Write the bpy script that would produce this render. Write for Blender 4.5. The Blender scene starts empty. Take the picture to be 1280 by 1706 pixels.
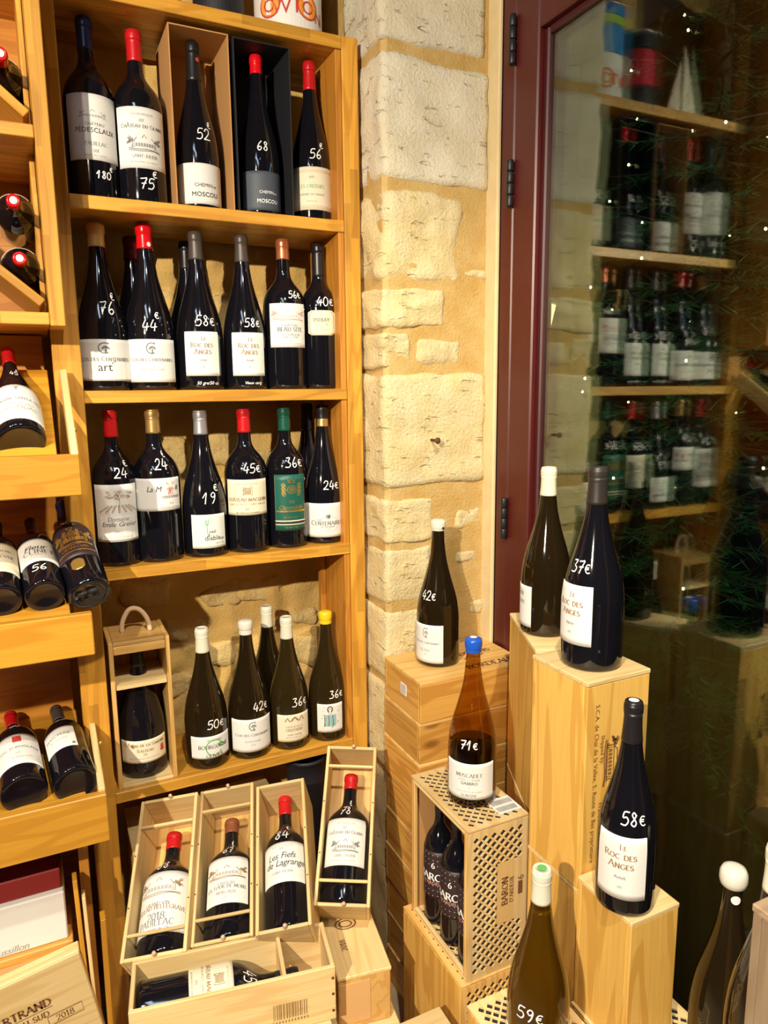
import bpy, bmesh, math, random
from mathutils import Vector, Matrix, noise
random.seed(7)
SC = bpy.context.scene
COL = SC.collection
R = math.radians

# ------------------------------------------------------------------ camera
YAW, PITCH, ROLL, FPX = R(25.705), R(-9.574), R(-0.561), 1192.33
CAM = Vector((-0.1051, -1.8101, 1.4))
fw = Vector((math.sin(YAW)*math.cos(PITCH), math.cos(YAW)*math.cos(PITCH), math.sin(PITCH)))
rt = Vector((math.cos(YAW), -math.sin(YAW), 0)); up = rt.cross(fw)
rt2 = math.cos(ROLL)*rt + math.sin(ROLL)*up; up2 = -math.sin(ROLL)*rt + math.cos(ROLL)*up
cd = bpy.data.cameras.new('camera'); cam = bpy.data.objects.new('camera', cd); COL.objects.link(cam)
cam.matrix_world = Matrix(((rt2.x, up2.x, -fw.x, CAM.x), (rt2.y, up2.y, -fw.y, CAM.y), (rt2.z, up2.z, -fw.z, CAM.z), (0, 0, 0, 1)))
cd.sensor_fit = 'HORIZONTAL'; cd.sensor_width = 36; cd.lens = FPX/1280*36; cd.clip_start = .02
SC.camera = cam

# ------------------------------------------------------------------ world, lights, exposure
w = bpy.data.worlds.new('night'); SC.world = w; w.use_nodes = True
w.node_tree.nodes['Background'].inputs[0].default_value = (.02, .025, .045, 1)
w.node_tree.nodes['Background'].inputs[1].default_value = .25
vs = SC.view_settings; vs.view_transform = 'Standard'; vs.look = 'None'; vs.gamma = 1; vs.use_curve_mapping = False; vs.exposure = 0.0

def spot(name, loc, target, power, col, size=100, rad=.03, blend=.6):
    l = bpy.data.lights.new(name, 'SPOT'); l.energy = power; l.color = col; l.spot_size = R(size); l.spot_blend = blend; l.shadow_soft_size = rad
    o = bpy.data.objects.new(name, l); COL.objects.link(o); o.location = loc
    o.rotation_euler = (Vector(target)-Vector(loc)).to_track_quat('-Z', 'Y').to_euler(); return o
WARM = (1.0, .86, .66)
spot('spotlight_key', (-1.44, -2.40, 2.2), (.45, -.1, 1.1), 460, WARM, 75, .025)
spot('spotlight_boxes', (.1, -1.75, 2.75), (.75, -.6, .4), 190, (1, .87, .68), 80, .03)
spot('spotlight_left', (-.95, -1.9, 2.6), (-.1, -.1, .8), 55, WARM, 80, .03)
def area(name, loc, target, sx, sy, power, col):
    l = bpy.data.lights.new(name, 'AREA'); l.shape = 'RECTANGLE'; l.size = sx; l.size_y = sy; l.energy = power; l.color = col
    o = bpy.data.objects.new(name, l); COL.objects.link(o); o.location = loc
    o.rotation_euler = (Vector(target)-Vector(loc)).to_track_quat('-Z', 'Y').to_euler(); return o
area('ceiling_panel_light', (-.6, -2.0, 2.85), (-.6, -2.0, 0), .3, 1.2, 13, (.62, .78, 1.0))

spot('fir_fill_light', (2.0, -2.2, 3.6), (1.95, 0, 2.1), 170, (.85, 1, .85), 34, .1)  # fill spot added outside only to make the fir visible

# ------------------------------------------------------------------ material helpers
MATS = {}
def nmat(name):
    m = bpy.data.materials.new(name); m.use_nodes = True; MATS[name] = m
    nt = m.node_tree; return m, nt, nt.nodes, nt.links, nt.nodes['Principled BSDF']
def plain(name, col, rough=.5, metal=0, spec=.5, coat=0, var=0):
    m, nt, N, L, b = nmat(name)
    b.inputs['Base Color'].default_value = (*col, 1); b.inputs['Roughness'].default_value = rough
    b.inputs['Metallic'].default_value = metal; b.inputs['Specular IOR Level'].default_value = spec
    b.inputs['Coat Weight'].default_value = coat
    if var:
        tc = N.new('ShaderNodeTexCoord'); nz = N.new('ShaderNodeTexNoise'); nz.inputs['Scale'].default_value = 30; nz.inputs['Detail'].default_value = 4
        L.new(tc.outputs['Object'], nz.inputs['Vector'])
        mx = N.new('ShaderNodeMix'); mx.data_type = 'RGBA'; mx.inputs[6].default_value = (*[c*(1-var) for c in col], 1); mx.inputs[7].default_value = (*col, 1)
        L.new(nz.outputs['Fac'], mx.inputs[0]); L.new(mx.outputs[2], b.inputs['Base Color'])
    return m
def wood(name, c1, c2, axis, stave=0, rough=.45, knots=.0, ring=.35, band=26, coat=0.0, var=.22):
    """grain runs along the object's local axis (0, 1, 2)"""
    m, nt, N, L, b = nmat(name)
    tc = N.new('ShaderNodeTexCoord'); oi = N.new('ShaderNodeObjectInfo')
    vm = N.new('ShaderNodeVectorMath'); vm.operation = 'SCALE'; vm.inputs[0].default_value = (17, 29, 23); L.new(oi.outputs['Random'], vm.inputs['Scale'])
    va = N.new('ShaderNodeVectorMath'); va.operation = 'ADD'; L.new(tc.outputs['Object'], va.inputs[0]); L.new(vm.outputs[0], va.inputs[1])
    def mapped(al, cr):
        mp = N.new('ShaderNodeMapping'); s = [cr]*3; s[axis] = al; mp.inputs['Scale'].default_value = s; L.new(va.outputs[0], mp.inputs['Vector']); return mp
    def nz(al, cr, det, dist=0.):
        t = N.new('ShaderNodeTexNoise'); t.inputs['Scale'].default_value = 1; t.inputs['Detail'].default_value = det; t.inputs['Distortion'].default_value = dist
        L.new(mapped(al, cr).outputs[0], t.inputs['Vector']); return t
    n1 = nz(1.2, 11, 2, .3); n2 = nz(6, 260, 3); n3 = nz(1.5, 3, 2)
    mu = N.new('ShaderNodeMath'); mu.operation = 'MULTIPLY'; mu.inputs[1].default_value = band*2; L.new(n1.outputs['Fac'], mu.inputs[0])
    sn = N.new('ShaderNodeMath'); sn.operation = 'SINE'; L.new(mu.outputs[0], sn.inputs[0])
    mr = N.new('ShaderNodeMapRange'); mr.inputs[1].default_value = .1; mr.inputs[2].default_value = 1; mr.inputs[3].default_value = 0; mr.inputs[4].default_value = ring*1.5; L.new(sn.outputs[0], mr.inputs[0])
    ad = N.new('ShaderNodeMath'); ad.operation = 'MULTIPLY_ADD'; ad.inputs[1].default_value = .75; L.new(n2.outputs['Fac'], ad.inputs[0]); L.new(mr.outputs[0], ad.inputs[2])
    a2 = N.new('ShaderNodeMath'); a2.operation = 'MULTIPLY_ADD'; a2.inputs[1].default_value = .5; a2.use_clamp = True; L.new(n3.outputs['Fac'], a2.inputs[0]); L.new(ad.outputs[0], a2.inputs[2])
    s2 = N.new('ShaderNodeMath'); s2.operation = 'SUBTRACT'; s2.inputs[1].default_value = .42; s2.use_clamp = True; L.new(a2.outputs[0], s2.inputs[0])
    mx = N.new('ShaderNodeMix'); mx.data_type = 'RGBA'; mx.inputs[6].default_value = (*c1, 1); mx.inputs[7].default_value = (*c2, 1); L.new(s2.outputs[0], mx.inputs[0])
    col = mx.outputs[2]
    if knots:
        vo = N.new('ShaderNodeTexVoronoi'); vo.inputs['Scale'].default_value = 1; L.new(mapped(4, 9).outputs[0], vo.inputs['Vector'])
        kr = N.new('ShaderNodeMapRange'); kr.inputs[1].default_value = .06; kr.inputs[2].default_value = .13; kr.inputs[3].default_value = knots; kr.inputs[4].default_value = 0; L.new(vo.outputs['Distance'], kr.inputs[0])
        mk = N.new('ShaderNodeMix'); mk.data_type = 'RGBA'; mk.inputs[7].default_value = (.22, .08, .02, 1); L.new(kr.outputs[0], mk.inputs[0]); L.new(col, mk.inputs[6]); col = mk.outputs[2]
    hs = N.new('ShaderNodeHueSaturation'); L.new(col, hs.inputs['Color'])
    if stave:
        sx = N.new('ShaderNodeSeparateXYZ'); L.new(va.outputs[0], sx.inputs[0])
        o = [i for i in range(3) if i != axis]
        sm = N.new('ShaderNodeMath'); sm.operation = 'ADD'; L.new(sx.outputs[o[0]], sm.inputs[0]); L.new(sx.outputs[o[1]], sm.inputs[1])
        cb = N.new('ShaderNodeCombineXYZ'); L.new(sx.outputs[axis], cb.inputs[0]); L.new(sm.outputs[0], cb.inputs[1])
        br = N.new('ShaderNodeTexBrick'); br.inputs['Scale'].default_value = 1; br.inputs['Mortar Size'].default_value = 0
        br.inputs['Brick Width'].default_value = .17; br.inputs['Row Height'].default_value = stave
        br.inputs['Color1'].default_value = (0, 0, 0, 1); br.inputs['Color2'].default_value = (1, 1, 1, 1); L.new(cb.outputs[0], br.inputs['Vector'])
        m2 = N.new('ShaderNodeMapRange'); m2.inputs[3].default_value = .78; m2.inputs[4].default_value = 1.18; L.new(br.outputs['Color'], m2.inputs[0]); L.new(m2.outputs[0], hs.inputs['Value'])
    else:
        m2 = N.new('ShaderNodeMapRange'); m2.inputs[3].default_value = 1-var; m2.inputs[4].default_value = 1+var*.4; L.new(oi.outputs['Random'], m2.inputs[0]); L.new(m2.outputs[0], hs.inputs['Value'])
    L.new(hs.outputs[0], b.inputs['Base Color'])
    b.inputs['Roughness'].default_value = rough; b.inputs['Coat Weight'].default_value = coat; b.inputs['Coat Roughness'].default_value = .3
    bp = N.new('ShaderNodeBump'); bp.inputs['Strength'].default_value = .12; bp.inputs['Distance'].default_value = .001; L.new(n2.outputs['Fac'], bp.inputs['Height']); L.new(bp.outputs[0], b.inputs['Normal'])
    return m
OR1, OR2 = (.70, .36, .045), (.40, .155, .012)
PI1, PI2 = (.80, .52, .18), (.54, .26, .05)
for i, a in enumerate('xyz'):
    wood('shelf_'+a, OR1, OR2, i, stave=.022, coat=.15)
    wood('orange_'+a, (.58, .25, .03), (.36, .12, .012), i, knots=.5, coat=.1)
    wood('tray_'+a, (.64, .32, .03), (.42, .17, .010), i, knots=.5, coat=.1)
    wood('pine_'+a, PI1, PI2, i, ring=.3)
    wood('pale_'+a, (.84, .65, .33), (.62, .38, .12), i, ring=.25, rough=.55)
    wood('case_'+a, (.72, .40, .09), (.42, .16, .02), i, ring=.45, knots=.8)
    wood('grey_'+a, (.34, .24, .15), (.2, .13, .08), i)  # greyish brown wood, darkened to stand in for light falling off at bottom right
    wood('yellow_'+a, (.80, .50, .125), (.50, .23, .025), i, ring=.6, band=22, knots=.9, var=.1)
def rocky(name, c1, c2, scale, strength, dist=.004, fine=140, pits=False):
    m, nt, N, L, b = nmat(name)
    tc = N.new('ShaderNodeTexCoord'); oi = N.new('ShaderNodeObjectInfo')
    n1 = N.new('ShaderNodeTexNoise'); n1.inputs['Scale'].default_value = scale; n1.inputs['Detail'].default_value = 6; n1.inputs['Roughness'].default_value = .65
    n2 = N.new('ShaderNodeTexNoise'); n2.inputs['Scale'].default_value = fine; n2.inputs['Detail'].default_value = 5; n2.inputs['Roughness'].default_value = .7
    L.new(tc.outputs['Object'], n1.inputs['Vector']); L.new(tc.outputs['Object'], n2.inputs['Vector'])
    mx = N.new('ShaderNodeMix'); mx.data_type = 'RGBA'; mx.inputs[6].default_value = (*c1, 1); mx.inputs[7].default_value = (*c2, 1)
    mr = N.new('ShaderNodeMapRange'); mr.inputs[1].default_value = .38; mr.inputs[2].default_value = .66; L.new(n1.outputs['Fac'], mr.inputs[0]); L.new(mr.outputs[0], mx.inputs[0])
    hs = N.new('ShaderNodeHueSaturation'); L.new(mx.outputs[2], hs.inputs['Color'])
    m2 = N.new('ShaderNodeMapRange'); m2.inputs[3].default_value = .93; m2.inputs[4].default_value = 1.05; L.new(oi.outputs['Random'], m2.inputs[0]); L.new(m2.outputs[0], hs.inputs['Value'])
    L.new(hs.outputs[0], b.inputs['Base Color']); b.inputs['Roughness'].default_value = .9; b.inputs['Specular IOR Level'].default_value = .15
    h = n2.outputs['Fac']
    bp = N.new('ShaderNodeBump'); bp.inputs['Strength'].default_value = strength; bp.inputs['Distance'].default_value = dist; L.new(h, bp.inputs['Height'])
    if pits:
        mp = N.new('ShaderNodeMapping'); mp.inputs['Scale'].default_value = (18, 18, 75); L.new(tc.outputs['Object'], mp.inputs['Vector'])
        n4 = N.new('ShaderNodeTexNoise'); n4.inputs['Scale'].default_value = 1; n4.inputs['Detail'].default_value = 3; L.new(mp.outputs[0], n4.inputs['Vector'])
        r4 = N.new('ShaderNodeMapRange'); r4.inputs[1].default_value = .27; r4.inputs[2].default_value = .37; L.new(n4.outputs['Fac'], r4.inputs[0])
        b2 = N.new('ShaderNodeBump'); b2.inputs['Strength'].default_value = .9; b2.inputs['Distance'].default_value = .006; L.new(r4.outputs[0], b2.inputs['Height']); L.new(bp.outputs[0], b2.inputs['Normal']); bp = b2
    L.new(bp.outputs[0], b.inputs['Normal'])
    return m
rocky('stone_cream', (.78, .63, .32), (.84, .72, .45), 14, 1, .007, 115, True)
rocky('stone_white', (.79, .71, .52), (.84, .79, .65), 12, 1, .006, 115, True)
rocky('stone_rough', (.68, .54, .28), (.74, .63, .38), 18, .9, .008, 110)
rocky('mortar', (.58, .37, .115), (.68, .49, .21), 10, .9, .005, 150)
rocky('rubble_mortar', (.74, .48, .15), (.80, .55, .20), 9, .8, .006, 130)
rocky('rubble_stone', (.72, .50, .19), (.80, .62, .28), 20, .9, .008, 90)
rocky('plaster', (.66, .52, .28), (.70, .57, .33), 20, .3, .002, 260)
rocky('room_paint', (.13, .085, .045), (.16, .105, .06), 6, .1)
rocky('floor_stone', (.42, .33, .2), (.52, .43, .28), 8, .3)
plain('ceiling_paint', (.16, .12, .09), .9)
plain('red_paint', (.085, .008, .007), .38, var=.25)
plain('red_paint_shaded', (.05, .006, .008), .5)  # the same door red, darkened to put the rebate's shadow into the colour
plain('black_iron', (.012, .011, .014), .45)
plain('wall_night', (.006, .006, .008), .9)
plain('glass_black', (.005, .005, .008), .07, spec=.7)
plain('glass_brown', (.013, .008, .003), .07, spec=.7)
plain('glass_olive', (.022, .014, .004), .07, spec=.7)
plain('wine_dark', (.006, .003, .002), .1)
plain('wine_white', (.20, .125, .028), .1)
def tint(name, col, refl):
    m, nt, N, L, b = nmat(name); N.remove(b)
    t = N.new('ShaderNodeBsdfTransparent'); t.inputs[0].default_value = (*col, 1)
    g = N.new('ShaderNodeBsdfGlossy'); g.inputs['Roughness'].default_value = .03
    f = N.new('ShaderNodeLayerWeight'); f.inputs['Blend'].default_value = .5; pw = N.new('ShaderNodeMath'); pw.operation = 'POWER'; pw.inputs[1].default_value = 4; L.new(f.outputs['Facing'], pw.inputs[0])
    mr = N.new('ShaderNodeMapRange'); mr.inputs[3].default_value = refl; mr.inputs[4].default_value = 1; L.new(pw.outputs[0], mr.inputs[0])
    x = N.new('ShaderNodeMixShader'); L.new(mr.outputs[0], x.inputs[0]); L.new(t.outputs[0], x.inputs[1]); L.new(g.outputs[0], x.inputs[2])
    L.new(x.outputs[0], N['Material Output'].inputs[0]); return m
tint('glass_amber', (.62, .42, .14), .05)
tint('glass_green', (.56, .46, .17), .05)
tint('pane_inner', (.86, .92, .86), .13)
tint('pane_outer', (.84, .93, .86), .12)
for n, c, ro in [('paper_white', (.76, .76, .74), .7), ('paper_cream', (.77, .71, .54), .7), ('paper_grey', (.70, .70, .69), .7), ('paper_slate', (.07, .085, .11), .6), ('paper_green', (.005, .10, .075), .45),
                 ('paper_brown', (.70, .42, .17), .8), ('paper_dark', (.03, .016, .02), .5), ('paper_mint', (.72, .76, .72), .7),
                 ('ink_black', (.025, .022, .02), .7), ('ink_grey', (.17, .17, .17), .8), ('ink_faint', (.38, .37, .34), .8), ('ink_green', (.10, .42, .09), .7), ('ink_red', (.55, .05, .04), .7), ('ink_pink', (.72, .36, .30), .7),
                 ('ink_brown', (.28, .16, .06), .7), ('ink_teal', (.05, .42, .45), .7), ('ink_burn', (.16, .06, .02), .9), ('chalk', (.93, .93, .93), .8), ('ink_blue', (.05, .16, .6), .6), ('ink_orange', (.85, .33, .04), .6),
                 ('cap_red', (.50, .008, .012), .3), ('cap_wax_red', (.68, .006, .012), .18), ('cap_blue', (.012, .02, .075), .3), ('cap_wax_blue', (.01, .09, .55), .3), ('cap_tan', (.60, .34, .09), .45),
                 ('cap_black', (.012, .011, .013), .35), ('cap_grey', (.065, .052, .045), .4), ('cap_umber', (.022, .017, .015), .45), ('cap_white', (.66, .65, .52), .35), ('cap_wax_white', (.68, .66, .57), .3), ('cap_yellow', (.85, .58, .02), .35),
                 ('cap_green', (.006, .075, .05), .3), ('cap_dark_red', (.16, .008, .01), .3), ('cap_brown', (.22, .07, .03), .35), ('card_brown', (.50, .26, .09), .8), ('card_black', (.012, .012, .018), .6),
                 ('carton_white', (.80, .80, .78), .5), ('carton_maroon', (.22, .012, .012), .5), ('tin_white', (.80, .80, .78), .4), ('tin_blue', (.03, .22, .6), .4), ('tin_red', (.6, .03, .05), .4), ('tin_green', (.35, .55, .04), .4),
                 ('rope', (.66, .47, .30), .9), ('rust', (.12, .04, .015), .8), ('bark', (.05, .03, .02), .9), ('needle', (.02, .085, .03), .6), ('sail', (.8, .74, .6), .7)]:
    plain(n, c, ro)
plain('cap_gold', (.72, .48, .18), .3, metal=.8); plain('cap_silver', (.42, .42, .44), .35, metal=.6); plain('cap_copper', (.62, .20, .09), .3, metal=.6)
plain('gold', (.75, .50, .12), .35, metal=.85)
def emit(name, col, s):
    m, nt, N, L, b = nmat(name); b.inputs['Emission Color'].default_value = (*col, 1); b.inputs['Emission Strength'].default_value = s; b.inputs['Base Color'].default_value = (*col, 1); return m
emit('bulb', (1, .8, .5), 14); emit('lantern_glow', (1, .72, .3), 5)

# ------------------------------------------------------------------ object helpers
def link(name, me, mat, parent=None, mw=None):
    o = bpy.data.objects.new(name, me); COL.objects.link(o)
    if mat is not None and not me.materials: me.materials.append(MATS[mat] if isinstance(mat, str) else mat)
    if parent is not None: o.parent = parent
    if mw is not None: o.matrix_local = mw
    return o
def tag(o, label, cat, group=None):
    o['label'] = label; o['category'] = cat
    if group: o['group'] = group
    return o
def empty(name, loc=(0, 0, 0), rz=0, mw=None):
    o = bpy.data.objects.new(name, None); COL.objects.link(o); o.empty_display_size = .02
    if mw is not None: o.matrix_world = mw
    else: o.location = loc; o.rotation_euler = (0, 0, rz)
    return o
def struct(o): o['kind'] = 'structure'; return o
def pymesh(name, v, f, smooth=False):
    me = bpy.data.meshes.new(name); me.from_pydata([tuple(p) for p in v], [], f); me.update()
    if smooth: me.polygons.foreach_set('use_smooth', [True]*len(me.polygons))
    return me
BOXC = {}
def boxmesh(sx, sy, sz, bev=.0015):
    k = (round(sx, 5), round(sy, 5), round(sz, 5), bev)
    bm = bmesh.new(); bmesh.ops.create_cube(bm, size=1, matrix=Matrix.Diagonal((sx, sy, sz, 1)))
    if bev: bmesh.ops.bevel(bm, geom=bm.edges[:], offset=min(bev, min(sx, sy, sz)*.3), segments=1, affect='EDGES')
    me = bpy.data.meshes.new('box'); bm.to_mesh(me); bm.free(); return me
def panel(name, lo, hi, mat, parent=None, bev=.0015, rot=None, share=None):
    c = [(a+b)/2 for a, b in zip(lo, hi)]; s = [abs(b-a) for a, b in zip(lo, hi)]
    key = (tuple(round(v, 5) for v in s), mat, bev)
    if key not in BOXC: BOXC[key] = boxmesh(*s, bev)
    mw = Matrix.Translation(c)
    if rot is not None: mw = mw @ rot
    return link(name, BOXC[key], mat, parent, mw)
def lathe(prof, seg=40, close_top=True):
    v = []; f = []; n = len(prof)
    for r_, z in prof:
        for k in range(seg):
            a = 2*math.pi*k/seg; v.append((r_*math.sin(a), -r_*math.cos(a), z))
    for i in range(n-1):
        for k in range(seg):
            f.append((i*seg+k, i*seg+(k+1) % seg, (i+1)*seg+(k+1) % seg, (i+1)*seg+k))
    f.append(tuple(range(seg))[::-1]); f.append(tuple((n-1)*seg+k for k in range(seg)))
    return v, f
def catmull(pts, n=4):
    if len(pts) < 3: return list(pts)
    P = [pts[0]]+list(pts)+[pts[-1]]; out = []
    for i in range(1, len(P)-2):
        for k in range(n):
            t = k/n; out.append(tuple(.5*(2*b+(c-a)*t+(2*a-5*b+4*c-d)*t*t+(3*b-a-3*c+d)*t**3) for a, b, c, d in zip(P[i-1], P[i], P[i+1], P[i+2])))
    out.append(tuple(pts[-1])); return out
def tube(pts, rad, seg=8):
    v = []; f = []; P = [Vector(p) for p in pts]
    for i, p in enumerate(P):
        t = (P[min(i+1, len(P)-1)]-P[max(i-1, 0)]).normalized(); a = t.orthogonal().normalized()
        if i: a = (pa - t*pa.dot(t)).normalized()
        pa = a; b = t.cross(a); r_ = rad[i] if isinstance(rad, (list, tuple)) else rad
        for k in range(seg):
            q = 2*math.pi*k/seg; v.append(p+(a*math.cos(q)+b*math.sin(q))*r_)
    for i in range(len(P)-1):
        for k in range(seg): f.append((i*seg+k, i*seg+(k+1) % seg, (i+1)*seg+(k+1) % seg, (i+1)*seg+k))
    f.append(tuple(range(seg))[::-1]); f.append(tuple((len(P)-1)*seg+k for k in range(seg)))
    return v, f

# ------------------------------------------------------------------ lettering: strokes and glyphs
def arc(cx, cy, rx, ry, a0, a1, n=9): return [(cx+rx*math.cos(R(a0+(a1-a0)*i/n)), cy+ry*math.sin(R(a0+(a1-a0)*i/n))) for i in range(n+1)]
CAPS = {
 'A': (.86, [[(0, 0), (.43, 1)], [(.43, 1), (.86, 0)], [(.18, .36), (.68, .36)]]), 'B': (.66, [[(.1, 0), (.1, 1)], [(.1, 1)]+arc(.32, .76, .28, .24, 90, -90)+[(.1, .52)], [(.1, .52)]+arc(.34, .26, .32, .26, 90, -90)+[(.1, 0)]]),
 'C': (.82, [arc(.48, .5, .42, .5, 50, 310, 14)]), 'D': (.84, [[(.1, 0), (.1, 1)], [(.1, 1)]+arc(.34, .5, .46, .5, 90, -90, 12)+[(.1, 0)]]),
 'E': (.62, [[(.1, 0), (.1, 1)], [(.1, 1), (.58, 1)], [(.1, .53), (.48, .53)], [(.1, 0), (.6, 0)]]), 'F': (.58, [[(.1, 0), (.1, 1)], [(.1, 1), (.56, 1)], [(.1, .53), (.46, .53)]]),
 'G': (.86, [arc(.48, .5, .42, .5, 50, 330, 14)+[(.84, .42)], [(.84, .42), (.58, .42)]]), 'H': (.84, [[(.1, 0), (.1, 1)], [(.74, 0), (.74, 1)], [(.1, .52), (.74, .52)]]), 'I': (.24, [[(.12, 0), (.12, 1)]]),
 'J': (.42, [[(.3, 1), (.3, .15), (.2, 0), (.02, .02)]]), 'K': (.74, [[(.1, 0), (.1, 1)], [(.66, 1), (.1, .42)], [(.26, .58), (.72, 0)]]), 'L': (.6, [[(.1, 0), (.1, 1)], [(.1, 0), (.58, 0)]]),
 'M': (1.0, [[(.08, 0), (.14, 1)], [(.14, 1), (.5, .12)], [(.5, .12), (.86, 1)], [(.86, 1), (.92, 0)]]), 'N': (.86, [[(.1, 0), (.1, 1)], [(.1, 1), (.76, 0)], [(.76, 0), (.76, 1)]]), 'O': (.94, [arc(.47, .5, .43, .5, 0, 360, 18)]),
 'P': (.64, [[(.1, 0), (.1, 1)], [(.1, 1)]+arc(.32, .73, .3, .27, 90, -90)+[(.1, .46)]]), 'Q': (.94, [arc(.47, .5, .43, .5, 0, 360, 18), [(.5, .2), (.95, -.18)]]),
 'R': (.74, [[(.1, 0), (.1, 1)], [(.1, 1)]+arc(.32, .75, .28, .25, 90, -90)+[(.1, .5)], [(.32, .5), (.74, 0)]]), 'S': (.6, [arc(.3, .75, .24, .25, 40, 250, 8)+arc(.3, .26, .26, .26, 80, -150, 8)]),
 'T': (.72, [[(.36, 0), (.36, 1)], [(.02, 1), (.7, 1)]]), 'U': (.8, [[(.1, 1), (.1, .3)]+arc(.4, .3, .3, .3, 180, 360, 8)+[(.7, 1)]]), 'V': (.82, [[(0, 1), (.41, 0)], [(.41, 0), (.82, 1)]]), 'W': (1.1, [[(0, 1), (.3, 0)], [(.3, 0), (.55, .9)], [(.55, .9), (.8, 0)], [(.8, 0), (1.1, 1)]]),
 'X': (.8, [[(0, 1), (.8, 0)], [(0, 0), (.8, 1)]]), 'Y': (.8, [[(0, 1), (.4, .48)], [(.8, 1), (.4, .48)], [(.4, .48), (.4, 0)]]), 'Z': (.7, [[(.05, 1), (.65, 1)], [(.65, 1), (.05, 0)], [(.05, 0), (.67, 0)]]),
 '-': (.4, [[(.05, .45), (.35, .45)]]), "'": (.2, [[(.1, 1), (.1, .75)]]), ' ': (.38, []), '.': (.2, [[(.08, 0), (.12, .06)]]),
 '0': (.6, [arc(.3, .5, .26, .5, 0, 360, 16)]), '1': (.4, [[(.05, .8), (.22, 1)], [(.22, 1), (.22, 0)]]), '2': (.6, [arc(.3, .72, .25, .28, 170, -40, 8)+[(.05, 0)], [(.05, 0), (.58, 0)]]), '8': (.6, [arc(.3, .75, .22, .25, 0, 360, 12), arc(.3, .26, .27, .26, 0, 360, 12)])}
CAPS['É'] = (CAPS['E'][0], CAPS['E'][1]+[[(.28, 1.1), (.42, 1.3)]]); CAPS['Â'] = (CAPS['A'][0], CAPS['A'][1]+[[(.25, 1.1), (.43, 1.28)], [(.43, 1.28), (.61, 1.1)]])
HAND = {'0': [arc(.3, .48, .27, .48, 100, 470, 14)], '1': [[(.05, .55), (.35, 1), (.33, .5), (.3, 0)]], '2': [[(.05, .75), (.2, .98), (.48, .92), (.5, .62), (.25, .25), (.04, .03), (.3, .04), (.62, .02)]],
 '3': [[(.1, .95), (.5, .97), (.3, .58), (.55, .4), (.45, .06), (.05, .05)]], '4': [[(.3, 1), (.08, .35), (.62, .38)], [(.48, .7), (.42, 0)]], '5': [[(.6, .98), (.2, .95), (.14, .55), (.42, .6), (.58, .35), (.4, .03), (.05, .05)]],
 '6': [[(.48, 1), (.2, .65), (.1, .25), (.3, 0), (.52, .2), (.4, .42), (.14, .3)]], '7': [[(.04, .92), (.35, .95), (.6, .97), (.4, .5), (.25, 0)], [(.15, .48), (.55, .52)]], '8': [[(.45, .8), (.28, .98), (.14, .78), (.48, .3), (.35, .02), (.1, .2), (.3, .5), (.48, .82)]],
 '9': [[(.5, .75), (.3, .55), (.1, .75), (.3, .98), (.5, .8), (.42, .3), (.25, 0)]], '€': [arc(.42, .48, .36, .46, 55, 305, 10), [(0, .58), (.5, .62)], [(0, .4), (.46, .43)]]}
def ribbon(V, F, pts, wfun, mp):
    """flat stroke along 2-D pts; mp maps (u, v) to 3-D"""
    P = [Vector(p) for p in pts]
    if len(P) < 2: return
    for i, p in enumerate(P):
        t = (P[min(i+1, len(P)-1)]-P[max(i-1, 0)])
        if t.length < 1e-9: t = Vector((1, 0))
        t.normalize(); n = Vector((-t.y, t.x)); ww = wfun(t)/2
        e = Vector((0, 0))
        if i == 0: e = -t*ww*.5
        if i == len(P)-1: e = t*ww*.5
        V.append(mp(*(p+e+n*ww))); V.append(mp(*(p+e-n*ww)))
        if i: b = len(V)-4; F.append((b, b+1, b+3, b+2))
GLY = {}
def glyph_setup(chars):
    cu = []
    def mk(s):
        c = bpy.data.curves.new('g', 'FONT'); c.body = s; c.resolution_u = 2; o = bpy.data.objects.new('g', c); COL.objects.link(o); return o
    base = mk('HH'); items = [(ch, mk(ch), mk('H'+ch+'H')) for ch in chars]
    bpy.context.view_layer.update(); dg = bpy.context.evaluated_depsgraph_get()
    def ext(o):
        me = bpy.data.meshes.new_from_object(o.evaluated_get(dg)); v = [(p.co.x, p.co.y) for p in me.vertices]; f = [tuple(p.vertices) for p in me.polygons]; bpy.data.meshes.remove(me); return v, f
    xs = [p[0] for p in ext(base)[0]]; w0 = max(xs)-min(xs)
    for ch, a, b in items:
        v, f = ext(a); xs = [p[0] for p in ext(b)[0]]; GLY[ch] = (max(xs)-min(xs)-w0, v, f)
    for o in [base]+[q for i in items for q in i[1:]]:
        c = o.data; bpy.data.objects.remove(o); bpy.data.curves.remove(c)
glyph_setup("ABCDEFGHIJKLMNOPQRSTUVWXYZabcdefghijklmnopqrstuvwxyzÉÂé0123456789'.-/&,:")
def text2d(s, style):
    """list of (kind, data) in units of cap height and the total width"""
    x = 0; out = []
    for ch in s:
        if style == 'serif':
            big = 1.0
            if ch.islower(): ch = ch.upper(); big = .78
            wd, st = CAPS.get(ch, (.4, []))
            for pl in st:
                out.append(('s', [(x+p[0]*big, p[1]*big) for p in pl]))
                if len(pl) == 2 and abs(pl[1][1]-pl[0][1]) > .5:
                    for e in pl:
                        if e[1] in (0, 1): out.append(('h', [(x+(e[0]-.11)*big, e[1]*big), (x+(e[0]+.11)*big, e[1]*big)]))
            x += (wd+.14)*big
        else:
            if ch == ' ': x += .45; continue
            wd, v, f = GLY[ch]; sh = .28 if style == 'script' else 0
            out.append(('g', [((p[0]+p[1]*sh)/.72+x, p[1]/.72) for p in v], f)); x += wd/.72*(.92 if style == 'script' else 1)
    return out, x
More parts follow.
